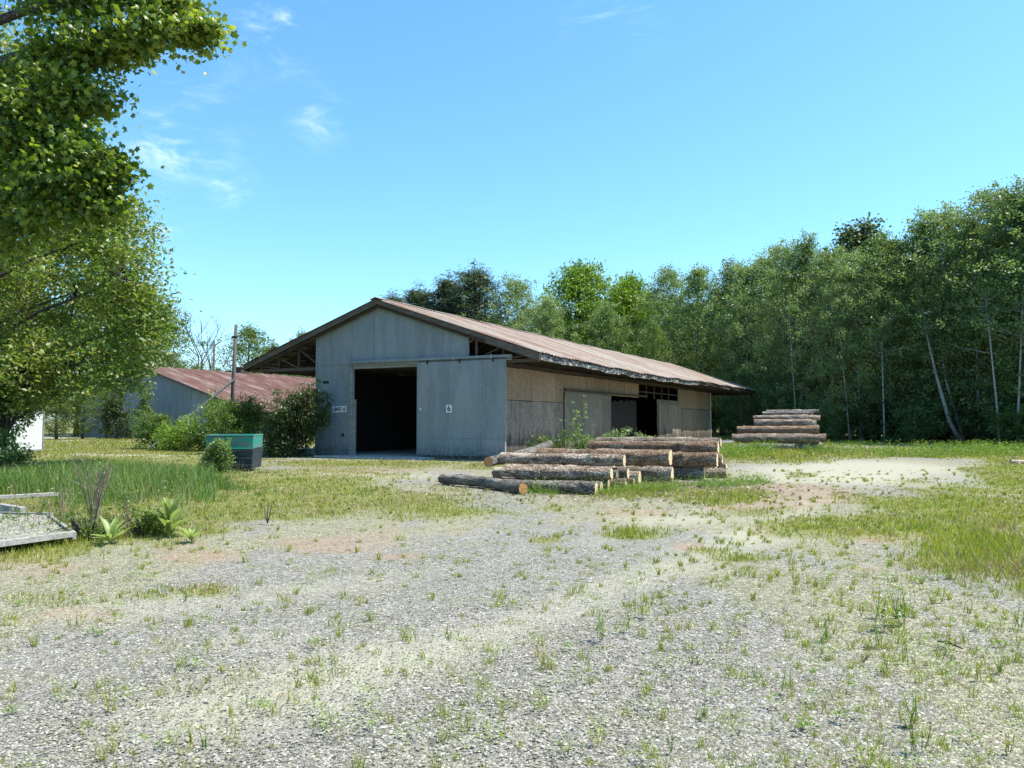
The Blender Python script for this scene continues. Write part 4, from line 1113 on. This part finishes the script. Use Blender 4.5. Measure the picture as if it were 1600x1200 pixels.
# ------------------------------------------------------------------ teal bin
bn = empty('waste_bin', (-8.88, 24.8, 0), R(6), 'open steel bin with faded teal upper panels and dark lower half, overgrown on its left', 'bin'); bn.scale = (.93, .93, 1)
def ring(z0, z1, w0, w1, d, t, mat, name, parent, wf=.0):
    mb = MB(); a0, a1 = w0 / 2, w1 / 2
    for (xa, xb, ya, yb) in (('L', 'R', 0, t), ('L', 'R', d - t, d)):
        mb.hexa([(-a0, ya, z0), (a0, ya, z0), (a0, yb, z0), (-a0, yb, z0), (-a1, ya, z1), (a1, ya, z1), (a1, yb, z1), (-a1, yb, z1)])
    for s_ in (-1, 1):
        mb.hexa([(s_ * (a0 - t), t, z0), (s_ * a0, t, z0), (s_ * a0, d - t, z0), (s_ * (a0 - t), d - t, z0), (s_ * (a1 - t), t, z1), (s_ * a1, t, z1), (s_ * a1, d - t, z1), (s_ * (a1 - t), d - t, z1)])
    return mb.build(name, mat, parent, bevel=.008)
ring(.08, .72, 1.50, 1.55, 1.5, .04, M['navy'], 'lower_body', bn)
ring(.722, 1.10, 1.56, 1.58, 1.5, .03, M['teal'], 'upper_panel', bn)
mb = MB()
for z in (.62, .38, .16): mb.box(-.76, .76, -.045, -.002, z, z + .055)
mb.build('rib', M['navy'], bn, bevel=.006)
mb = MB(); mb.box(-.80, .80, -.03, .04, 1.102, 1.15); mb.box(-.80, .80, 1.46, 1.53, 1.102, 1.15); mb.box(-.80, -.74, .042, 1.458, 1.102, 1.15); mb.box(.74, .80, .042, 1.458, 1.102, 1.15); mb.box(-.78, .78, -.02, -.003, .70, .735)
mb.build('rim', M['teal'], bn, bevel=.008)
mb = MB(); mb.box(-.72, .72, .05, 1.45, .08, .12); mb.build('floor', M['navy'], bn)
for x in (-.62, .62):
    mb = MB(); mb.tube([(x, .1, .0), (x, .1, .1)], .05, 10); mb.build('foot', M['navy'], bn)
bv = make_bush('creeping_plant', LF['birch'], .62, .38, 1.15, 260, 24, .07, .15); put(bv, (-9.2, 24.42, 0), 0, .88, 'leafy creeper growing up the left front of the teal bin', 'plant')

# ------------------------------------------------------------------ white board at the far left
wb = empty('white_board', tuple(Vector((-24.2, 39.5, 0))), R(40), 'large white board standing on the lawn at the far left, half hidden by leaves', 'board')
mb = MB(); mb.box(-2.2, .6, -.04, .04, .14, 2.02); mb.build('panel', M['white'], wb, bevel=.01)
mb = MB(); mb.box(.602, .66, -.06, .06, .1, 2.06); mb.box(-2.26, -2.202, -.06, .06, .1, 2.06); mb.box(-2.2, .6, -.06, .06, 2.022, 2.08); mb.box(-2.2, .6, -.06, .06, .08, .138); mb.build('frame', M['wood_grey'], wb)
mb = MB()
for x in (-2.1, .45): mb.box(x, x + .1, .062, .15, -.1, 1.9)
mb.build('leg', M['wood_post'], wb)
random.seed(2)
mb = MB()
for r_ in range(2):
    x = -.55
    while x < .1:
        w = random.uniform(.03, .09); mb.box(x, x + w, -.046, -.0405, .42 - r_ * .17, .42 - r_ * .17 + random.uniform(.04, .1)); x += w + random.uniform(.03, .06)
mb.build('faint_marks', plain('faded_grey_marks', (.42, .42, .43), .7, .2), wb)

# ------------------------------------------------------------------ logs
TH = R(23)
lognum = 0
def make_log(Pr, L, d, th, label, bark='bark', cut='cut', group=None, tilt=0.0, taper=.06):
    """right (near) end at Pr, axis running left and away"""
    global lognum; lognum += 1; rr = np.random.default_rng(1000 + lognum); th = th + (rr.random() - .5) * .07; taper = .03 + .10 * rr.random(); tilt = tilt or -d / 2 * taper / max(L, 1)
    root = empty('log', (0, 0, 0), 0, label, 'log', group)
    ax = Vector((-math.cos(th) * math.cos(tilt), math.sin(th) * math.cos(tilt), math.sin(tilt)))
    q = Vector((1, 0, 0)).rotation_difference(ax); root.rotation_mode = 'QUATERNION'; root.rotation_quaternion = q; root.location = Pr
    n, m = 34, 26
    ph = rr.random(8) * 6.28; bow = (rr.random(2) - .5) * .045
    V = []
    ts = np.linspace(0, 1, n); an = np.arange(m) * 2 * math.pi / m
    T_, A_ = np.meshgrid(ts, an, indexing='ij')
    nz = fbm(T_ * L * 3.2 + ph[0] * 9, (np.cos(A_) + 1) * 2.6 + ph[1] * 5, 4) + fbm(T_ * L * 3 + ph[2] * 9, (np.sin(A_) + 1) * 2.6 + ph[3] * 5, 4) - 1
    r = d / 2 * (1 - taper * T_) * (1 + .26 * nz + .035 * np.sin(2 * A_ + ph[4]) + .03 * np.sin(T_ * 9 + ph[5]))
    for c in range(6):   # knots / branch stubs
        t0_, a0_ = rr.random(), rr.random() * 6.28
        r = r + d * .14 * np.exp(-((T_ - t0_) * L / .07) ** 2 - ((np.angle(np.exp(1j * (A_ - a0_)))) / .3) ** 2)
    bx = np.sin(T_ * math.pi) * bow[0] * L; bz = np.sin(T_ * math.pi) * bow[1] * L * .4
    jag = (rr.random(m) - .5) * .02
    X = T_ * L; X[0] += jag; X[-1] += jag
    V = np.stack([X, bx + r * np.cos(A_), bz + r * np.sin(A_)], -1).reshape(-1, 3)
    i = np.arange(n * m).reshape(n, m); j = np.roll(i, -1, 1)
    Fc = np.stack([i[:-1], i[1:], j[1:], j[:-1]], -1).reshape(-1, 4)
    np_mesh('bark', V, Fc, M[bark], root, True)
    for e, s_ in ((0, .012), (n - 1, -.012)):
        ringv = V[i[e]] * np.array([1, .96, .96]); ringv[:, 0] = ringv[:, 0].mean() + s_ * .5 + jag * .3
        cx = ringv.mean(0, keepdims=True); vv = np.concatenate([ringv, cx])
        ff = np.array([(k, (k + 1) % m, m) for k in range(m)])
        np_mesh('cut_end', vv, ff, M[cut], root)
    return root
def log_px(l, r, py, Yr, d, label, z=None, th=TH, **kw):
    Pr = P(r, py, Yr)
    if z is not None: Pr.z = z
    rl = (l - 800) / F
    c, s_ = math.cos(th), math.sin(th)
    k = (Pr.x - rl * Pr.y) / (c + rl * s_)
    return make_log(Pr, k, d, th, label, **kw)
# near pile, front to back; left px, right px, centre y, depth, diameter
log_px(690, 818, 764, 17.2, .25, 'mossy grey log lying alone before the near pile, with an orange cut end', z=.12, th=R(55), bark='bark_grey', cut='cut_orange')
log_px(806, 932, 762, 17.2, .27, 'grey log lowest at the front of the near pile', z=.13, bark='bark_grey')
log_px(790, 940, 760, 17.65, .25, 'log on the ground just behind the lowest front log', z=.12, bark='bark_grey')
log_px(772, 951, 758, 18.1, .27, 'third log back on the ground, its end just right of the front two', z=.13)
log_px(812, 956, 740, 17.95, .30, 'knotty log resting on the three ground logs at the front', z=.40)
log_px(772, 846, 736, 18.5, .27, 'short dark log behind the left end of the knotty log', z=.385)
log_px(900, 982, 739, 18.9, .26, 'stubby log with a round pale end right of the knotty log', z=.345)
log_px(890, 965, 741, 18.45, .26, 'short log wedged between the knotty log and the stubby log', z=.37)
log_px(930, 991, 753, 19.3, .19, 'thin log low in the grass beneath the stubby log', z=.10)
log_px(900, 978, 753, 18.8, .2, 'thin log on the ground tucked left of the other thin log', z=.10)
log_px(784, 976, 718, 18.5, .29, 'straight brown log across the top front of the near pile, cream end', z=.68)
log_px(790, 960, 735, 19.1, .30, 'log buried under the straight brown top log', z=.37)
log_px(842, 1048, 714, 20.2, .43, 'thick log with a big cream end in the middle of the near pile', z=.655, bark='bark_tan')
log_px(905, 1051, 740, 20.8, .40, 'mossy log on the ground under the thick cream-ended log', z=.2, bark='bark_grey')
log_px(830, 1000, 735, 20.0, .34, 'log hidden low behind the knotty log', z=.17)
# angled log whose near end shows at the left
pe = P(763, 722, 19.3); pf = P(864, 694, 24.6); dv = pe - pf
thg = math.atan2(dv.y * -1, dv.x)
make_log(pe, (pf - pe).length, .25, math.atan2((pf - pe).y, -(pf - pe).x), 'pale log angled away, its round brown end at the left of the pile', bark='bark_grey', cut='cut_orange', tilt=math.asin((pf - pe).z / (pf - pe).length))
log_px(800, 950, 715, 21.6, .40, 'log supporting the back of the pale angled log', z=.2)
log_px(810, 940, 715, 22.6, .36, 'log at the back of the pile under the angled log', z=.56)
log_px(921, 1123, 700, 21.6, .36, 'long log on top at the right of the near pile, orange-brown bark', z=.86, bark='bark_tan')
log_px(932, 1127, 692, 22.4, .27, 'slimmer log on the very top at the back of the near pile', z=.97, bark='bark')
log_px(1010, 1121, 717, 21.2, .38, 'big orange-barked log under the long top log at the right', z=.56, bark='bark_tan')
log_px(985, 1069, 733, 22.2, .40, 'reddish log end low between the cream-ended log and the right stack', z=.2, bark='bark_tan')
log_px(990, 1078, 735, 22.8, .34, 'pale log end beside the reddish one, low in the pile', z=.17)
log_px(1000, 1101, 737, 21.4, .36, 'dark log on the ground at the right of the near pile', z=.18, bark='bark_grey')
log_px(1020, 1119, 733, 22.4, .36, 'ground log second from the right end of the near pile', z=.18)
log_px(1030, 1136, 739, 22.0, .27, 'rightmost ground log of the near pile, darkened', z=.135)
log_px(1040, 1129, 722, 22.7, .32, 'log one up from the ground at the right end of the near pile', z=.50, bark='bark_tan')
log_px(1030, 1136, 728, 23.4, .34, 'log at the back right corner of the near pile', z=.17)
# plank on the right top
pl = MB(); a_, b_ = P(1098, 688, 23.6), P(1143, 689, 24.2); pl.beam(a_, b_, .14, .035); pl.beam(P(1120, 692, 23.0), P(1145, 690, 23.4), .1, .03)
tag(pl.build('plank', M['wood_grey'], None), 'pale grey planks sticking out of the top right of the near pile', 'plank')

# far stack
FT = R(14); g2 = 'logs of the far stack'
def flog(l, r, z, Y, d, lab, **kw):
    X = (r - 800) / F * Y
    rl = (l - 800) / F; c, s_ = math.cos(FT), math.sin(FT); k = (X - rl * Y) / (c + rl * s_)
    make_log(Vector((X, Y, z)), k, d, FT, lab, kw.get('bark', 'bark'), 'cut', g2)
flog(1150, 1240, .17, 42.6, .34, 'grey bottom log of the far stack, half sunk in grass', bark='bark_grey')
flog(1143, 1279, .62, 43.0, .52, 'thick lower front log of the far stack')
flog(1151, 1279, 1.10, 43.5, .50, 'second thick front log up in the far stack', bark='bark_tan')
flog(1178, 1268, 1.48, 44.4, .40, 'third front log up in the far stack, with a pale left end')
flog(1186, 1262, 1.77, 45.2, .32, 'fourth front log up in the far stack')
flog(1191, 1270, 2.0, 46.0, .24, 'slim log just under the top of the far stack', bark='bark_grey')
flog(1197, 1279, 2.15, 46.8, .22, 'topmost pale thin log of the far stack', bark='bark_grey')
hid = 'inner log of the far stack, only its cut end showing at the right'
for z, y0, n, d, r0 in ((.22, 43.1, 6, .42, 1277), (.62, 43.6, 6, .42, 1281), (1.05, 44.1, 5, .40, 1274), (1.42, 44.9, 4, .36, 1272), (1.76, 45.7, 3, .3, 1276)):
    for i in range(n): flog(1190 + random.uniform(-15, 10), r0 + random.uniform(-6, 9), z, y0 + i * d * 1.02, d, hid, bark=random.choice(('bark', 'bark_tan', 'bark_grey')))
make_log(P(1640, 723, 29.5) + Vector((0, 0, .0)), 1.35, .24, R(5), 'short dark log piece in the grass at the right edge', 'bark', 'cut')

# ------------------------------------------------------------------ weathered planks and gravel-topped platform at left
M['pale_board'] = m_wood('pale_weathered_board', (.36, .345, .32), (.21, .20, .18), (.4, 4, 4), 3)
pf_ = empty('wooden_platform', tuple(G(108, 858)), 0, 'low platform framed with weathered grey boards and covered in gravel, at the left edge', 'platform')
o_ = Vector(pf_.location)
c1, c2, c3, c4 = G(108, 850) - o_, G(-260, 905) - o_, G(-200, 812) - o_, G(70, 818) - o_
for v in (c1, c2, c3, c4): v.z = 0
mb = MB()
nx, ny = 40, 24; 
for i in range(nx + 1):
    for j in range(ny + 1):
        p = (c1.lerp(c2, i / nx)).lerp(c4.lerp(c3, i / nx), j / ny); mb.v.append((p.x, p.y, .12 + random.uniform(0, .022) + .02 * math.sin(i * .7) * math.sin(j * .9)))
for i in range(nx):
    for j in range(ny):
        a = i * (ny + 1) + j; mb.f.append([a, a + 1, a + ny + 2, a + ny + 1]); mb.m.append(0)
gs = NT('gravel_on_platform'); 
cc = gs.scale(gs.mix(gs.noise(4), (.25, .25, .18), (.30, .29, .25)), gs.mr(gs.sep(gs.voro(40, out='Color'), 0), 0, 1, .45, 1.4, False)); 
mb.build('gravel_bed', gs.done(cc, .9, gs.bump(gs.voro(40), .02)), pf_)
def board(a, b, w, h, name='edge_board', par=pf_, mat=M['wood_grey']):
    m_ = MB(); m_.beam(a, b, w, h); return m_.build(name, mat, par, bevel=.004)
board(c1 + Vector((.05, -.02, .13)), c2 + Vector((0, -.02, .13)), .045, .075, mat=M['pale_board'])
board(c1 + Vector((.05, .03, .10)), c4 + Vector((.05, 0, .10)), .045, .10)
board(c4 + Vector((.1, .04, .1)), c3 + Vector((0, .04, .1)), .05, .12)
b0 = G(90, 792); b1 = G(-120, 806); b0.z = b1.z = .16
tag(board(b0 + Vector((0, 0, .08)), b1 + Vector((0, 0, .08)), .14, .06, 'plank', None, M['pale_board']), 'long pale weathered plank lying in the tall grass behind the platform', 'plank')
b0 = G(36, 812); b1 = G(-120, 790); b0.z = b1.z = .1
tag(board(b0 + Vector((0, 0, .03)), b1 + Vector((0, 0, .09)), .10, .14, 'plank', None), 'short grey plank with a square end between the platform and the long pale plank', 'plank')
b0 = G(72, 826); b1 = G(38, 813)
tag(board(b0 + Vector((0, 0, .06)), b1 + Vector((0, 0, .06)), .22, .10, 'wood_block', None), 'broken grey wood block at the back corner of the platform', 'wood block')

# ------------------------------------------------------------------ individual plants
def rosette(name, loc, n, L, w, mat, label, cat, el=(.3, 1.3), seed=1, stem=0):
    random.seed(seed); root = empty(name, loc, random.uniform(0, 6), label, cat); mb = MB()
    for i in range(n):
        a = i * 2.399; e = random.uniform(*el); l = L * random.uniform(.65, 1.1); z0 = stem * i / n
        d = Vector((math.cos(a), math.sin(a), 0)); side = Vector((-math.sin(a), math.cos(a), 0)); pts = []
        for j in range(6):
            t = j / 5; r_ = l * t; ee = e - t * .35
            pts.append((d * r_ * math.cos(ee) + Vector((0, 0, z0 + r_ * math.sin(ee) + .01)), w * math.sin(math.pi * (t * .86 + .09)) ))
        b = len(mb.v)
        for p, ww in pts: mb.v += [tuple(p - side * ww / 2 + Vector((0, 0, ww * .15))), tuple(p), tuple(p + side * ww / 2 + Vector((0, 0, ww * .15)))]
        for j in range(5):
            for k in range(2): mb.f.append([b + j * 3 + k, b + j * 3 + k + 1, b + j * 3 + k + 4, b + j * 3 + k + 3]); mb.m.append(0)
    mb.build('leaves', mat, root)
    if stem:
        m2 = MB(); m2.tube([(0, 0, 0), (.01, 0, stem)], [.012, .006], 5); m2.build('stem', LF['weed'], root)
    return root
rosette('mullein_plant', tuple(G(266, 838)), 30, .46, .085, LF['mullein'], 'large mullein with long pale upright leaves on the left edge of the gravel', 'plant', (.75, 1.5), 3, .16)
rosette('mullein_plant', tuple(G(172, 850)), 14, .36, .07, LF['mullein'], 'smaller mullein below the bare twiggy shrub', 'plant', (.6, 1.4), 4, .05)
rosette('mullein_plant', tuple(G(300, 848)), 12, .30, .055, LF['mullein'], 'young mullein alone just right of the largest mullein', 'plant', (.7, 1.4), 5, .04)
gb = make_bush('leafy_weed', LF['weed'], .42, .3, .42, 110, 18, .045, .09); put(gb, tuple(G(225, 835)), 0, 1, 'bushy green weed clump between the two big mulleins', 'weed')
gb2 = make_bush('leafy_weed', LF['shrub'], .45, .3, .36, 100, 18, .04, .09); put(gb2, tuple(G(140, 842)), 0, 1, 'low weed clump at the foot of the bare twiggy shrub', 'weed')
def twigs(name, loc, h, n, mat, label, cat, seed, spread=.35, leaf=None, r=.008, lsize=.04, nl=8):
    random.seed(seed); root = empty(name, loc, 0, label, cat); mb = MB(); cen = []
    for i in range(n):
        a = random.uniform(0, 6.28); q = random.uniform(.2, 1) * spread; hh = h * random.uniform(.6, 1)
        e = Vector((math.cos(a) * q, math.sin(a) * q, hh)); pts = [Vector((0, 0, 0)), e * .35 + Vector((0, 0, .05)), e * .7 + Vector((random.gauss(0, .02), 0, .04)), e]
        mb.tube(pts, [r, r * .8, r * .5, r * .2], 4, False)
        for j in range(6):
            u = random.uniform(.35, .95); b = pts[1].lerp(pts[3], u); t = b + Vector((random.gauss(0, h * .08), random.gauss(0, h * .08), random.uniform(.03, h * .16)))
            mb.tube([b, t], [r * .4, r * .15], 3, False); cen.append(tuple(t)); cen.append(tuple(b))
    mb.build('stem', mat, root)
    if leaf:
        V, Fc = leafset(clump(np.array(cen), .05, nl), lsize, 'quad', .3); np_mesh('leaves', V, Fc, leaf, root)
    return root
M['twig'] = plain('pale_dry_twigs', (.19, .15, .115), .9, .2)
M['twigd'] = plain('dark_dry_twigs', (.06, .05, .045), .9, .2)
twigs('twiggy_shrub', tuple(G(145, 822)), 1.15, 16, M['twig'], 'bare twiggy shrub standing in the tall grass at left', 'shrub', 4, .38, None, .011)
twigs('dead_stalk', tuple(G(95, 815)), .55, 6, M['twig'], 'arching dry dead stalks left of the twiggy shrub', 'dead stalk', 5, .5, None, .007)
twigs('tall_weed', tuple(G(200, 838)), .75, 5, M['twig'], 'thin tall weed with brown seed heads in front of the tall grass', 'weed', 6, .22, LF['olive'], .006, .035, 5)
twigs('dark_weed', tuple(G(418, 818)), .40, 3, M['twigd'], 'dark spiky dock weed at the edge of the gravel right of the tall grass', 'weed', 7, .16, None, .009)
twigs('sapling', (2.45, 29.2, 0), 2.35, 5, M['bark_tree'], 'slender sapling with bright leaves before the strand board wall', 'sapling', 8, .38, LF['birch2'], .016, .07, 9)
twigs('dead_bush', (0.85, 31.8, 0), 1.5, 14, M['twigd'], 'dark dead bush against the strand board wall behind the pale angled log', 'bush', 9, .6, None, .012)
for i, (px, Y, h, lab) in enumerate(((866, 28.0, 1.45, 'green shrub behind the log pile at the foot of the sapling'), (985, 27.5, 1.5, 'pale leafy shrub behind the long top log, before the side opening'), (925, 27.0, 1.2, 'low pale shrub behind the middle of the log pile'))):
    s_ = make_bush('shrub', LF['birch2'] if i == 1 else LF['shrub'], 1.15, .5, h, 200, 24, .075, .17); put(s_, ((px - 800) / F * Y, Y, 0), 0, 1, lab, 'shrub')
tuft = rosette('arching_grass', (6.1, 27.5, 0), 34, 1.25, .025, LF['olive'], 'arching dry grass clump behind the right end of the near pile', 'grass clump', (.9, 1.5), 12)
# tall weeds in the right of the yard
spots = [(1385, 985, .34), (1400, 975, .30), (1372, 965, .26), (1415, 960, .22), (990, 975, .26), (975, 985, .22), (1005, 962, .2), (940, 1000, .22), (1370, 1010, .2), (1480, 1010, .2), (1415, 1035, .14), (1560, 1050, .13), (1530, 1060, .12),
 (1380, 1045, .12), (1290, 1000, .14), (1470, 940, .18), (1590, 980, .16), (1050, 1175, .1), (930, 1165, .14), (1425, 1130, .16), (1430, 1170, .14), (1370, 1175, .12), (850, 1040, .1), (1240, 925, .16), (1275, 880, .16), (1490, 905, .2), (700, 1000, .07), (1570, 1175, .12), (1180, 1060, .1), (1100, 1120, .08), (300, 1165, .08), (320, 1168, .07), (290, 940, .1), (490, 1095, .06)]
def weed(loc, h, ns, label, seed, mat, spread=.25):
    random.seed(seed); root = empty('yard_weed', loc, 0, label, 'weed', 'weeds in the gravel yard'); mb = MB(); ml = MB()
    for i in range(ns):
        b = Vector((random.gauss(0, h * .10), random.gauss(0, h * .10), 0)); hh = h * random.uniform(.45, 1)
        e = b + Vector((random.gauss(0, spread * h * .5), random.gauss(0, spread * h * .5), hh)); mid = b.lerp(e, .5) + Vector((random.gauss(0, h * .04), random.gauss(0, h * .04), 0))
        mb.tube([b, mid, e], [.0022, .0018, .001], 4, False)
        nl = random.randint(7, 13)
        for j in range(nl):
            u = random.uniform(.12, 1); p = b.lerp(mid, u * 2) if u < .5 else mid.lerp(e, u * 2 - 1)
            a = j * 2.4 + random.uniform(-.6, .6); el = random.uniform(.2, 1.1); L = h * random.uniform(.10, .22) * (1.15 - .5 * u); w = L * random.uniform(.2, .38)
            d = Vector((math.cos(a) * math.cos(el), math.sin(a) * math.cos(el), math.sin(el))); sd = Vector((-math.sin(a), math.cos(a), 0)) * w * .5
            k = len(ml.v); q = p + d * L * .5; t = p + d * L - Vector((0, 0, L * .25))
            ml.v += [tuple(p), tuple(q - sd), tuple(t), tuple(q + sd)]; ml.f.append([k, k + 1, k + 2, k + 3]); ml.m.append(0)
    mb.build('stem', mat, root); ml.build('leaves', mat, root)
for i, (px, py, h) in enumerate(spots):
    lab = {0: 'tallest leafy weed in the gravel at right', 4: 'tallest thin weed standing in the middle of the yard', 9: 'branching weed right of the tallest weed clump', 18: 'bright weed at the bottom of the view, right of centre'}.get(i)
    weed(tuple(G(px, py)), h * 1.15, random.randint(2, 7), lab or 'small upright green weed growing in the gravel yard', 100 + i, LF['weed'] if i % 3 else gm_low)
random.seed(77)
for i in range(110):
    Y = 3.3 * (17 / 3.3) ** random.random(); px = 950 + 700 * random.random() ** .7 if random.random() < .8 else random.uniform(0, 950)
    X = (px - 800) / F * Y
    weed((X, Y, 0), random.choice((.05, .07, .09, .12, .16)), random.randint(1, 5), 'small upright green weed growing in the gravel yard', 300 + i, (LF['weed'], gm_low, LF['olive'])[i % 3], .5)
nw = 900; cx, cy = sample(nw, 3.0, 20); pxx, _ = to_px(cx, cy)
k = rng.random(nw) < (.25 + .6 * np.clip((pxx - 850) / 600, 0, 1)); cx, cy = cx[k], cy[k]
C = np.stack([cx, cy, np.full(len(cx), .02)], 1)
C = np.repeat(C, 34, 0); sp_ = np.repeat(.02 + .05 * rng.random(len(cx)), 34)
C[:, :2] += rng.normal(size=(len(C), 2)) * sp_[:, None]; C[:, 2] += np.abs(rng.normal(size=len(C))) * sp_ * .7
V, Fc = leafset(C, .022, 'quad', 1.0, .5); tag(np_mesh('ground_weeds', V, Fc, LF['weed']), 'small low leafy weeds speckled over the gravel', 'weeds', kind='stuff')
# tall weeds along the far edge of the yard
n = 5200; px = rng.random(n) * 640 + 1120; py = 700 + rng.random(n) * 16
gx = (px - 800) / F * (CH * F / (py - 657)); gy = CH * F / (py - 657)
kk = (fbm(gx * .7, gy * .7, 3) > .52) & (gy < 52); g_, d_, s__, m_ = masks(gx, gy); kk &= (s__ < .2) & (g_ > .35); gx, gy = gx[kk], gy[kk]
C = np.repeat(np.stack([gx, gy, np.zeros(len(gx))], 1), 12, 0); C[:, 2] = rng.random(len(C)) * np.repeat(.2 + .45 * rng.random(len(gx)), 12); C[:, :2] += rng.normal(size=(len(C), 2)) * .07
V, Fc = leafset(C, .085, 'quad', .0, .35); tag(np_mesh('yard_edge_weeds', V, Fc, LF['weed']), 'knee-high green weeds along the far edge of the yard', 'weeds', kind='stuff')
n = 1500; ax_ = rng.random(n); gx = .2 + ax_ * 6.4; gy = 16.9 + rng.random(n) * 1.3 + .65 * np.maximum(gx - 2.2, 0)
kk = fbm(gx * 1.4, gy * 1.4, 3) > .46; gx, gy = gx[kk], gy[kk]
C = np.repeat(np.stack([gx, gy, np.zeros(len(gx))], 1), 10, 0); C[:, 2] = rng.random(len(C)) * np.repeat(.05 + .30 * rng.random(len(gx)) ** 1.5, 10); C[:, :2] += rng.normal(size=(len(C), 2)) * .03
V, Fc = leafset(C, .04, 'quad', .0, .35); tag(np_mesh('log_pile_weeds', V, Fc, LF['weed']), 'yellow-green weeds growing against the front of the near log pile', 'weeds', kind='stuff')
# chips of bark around the piles
n = 2600; gx = rng.normal(2.2, 2.6, n); gy = 18.6 + .25 * gx * 0 + rng.normal(0, 2.0, n)
gx = np.concatenate([gx, rng.normal(14.5, 2.6, 700)]); gy = np.concatenate([gy, rng.normal(42.6, 1.2, 700)])
V, Fc = leafset(np.stack([gx, gy, np.full(len(gx), .012)], 1), .09, 'quad', 2.5, .45); tag(np_mesh('bark_chips', V, Fc, M['bark']), 'brown chips of bark strewn on the ground round the log piles', 'bark chips', kind='stuff')
# stick in the foreground
mb = MB(); s0, s1 = G(1465, 1004), G(1505, 1016); mb.tube([s0 + Vector((0, 0, .012)), (s0 + s1) / 2 + Vector((0, .01, .02)), s1 + Vector((0, 0, .01))], [.006, .009, .005], 6)
tag(mb.build('stick', M['twigd'], None), 'dark stick lying on the gravel at lower right', 'stick')
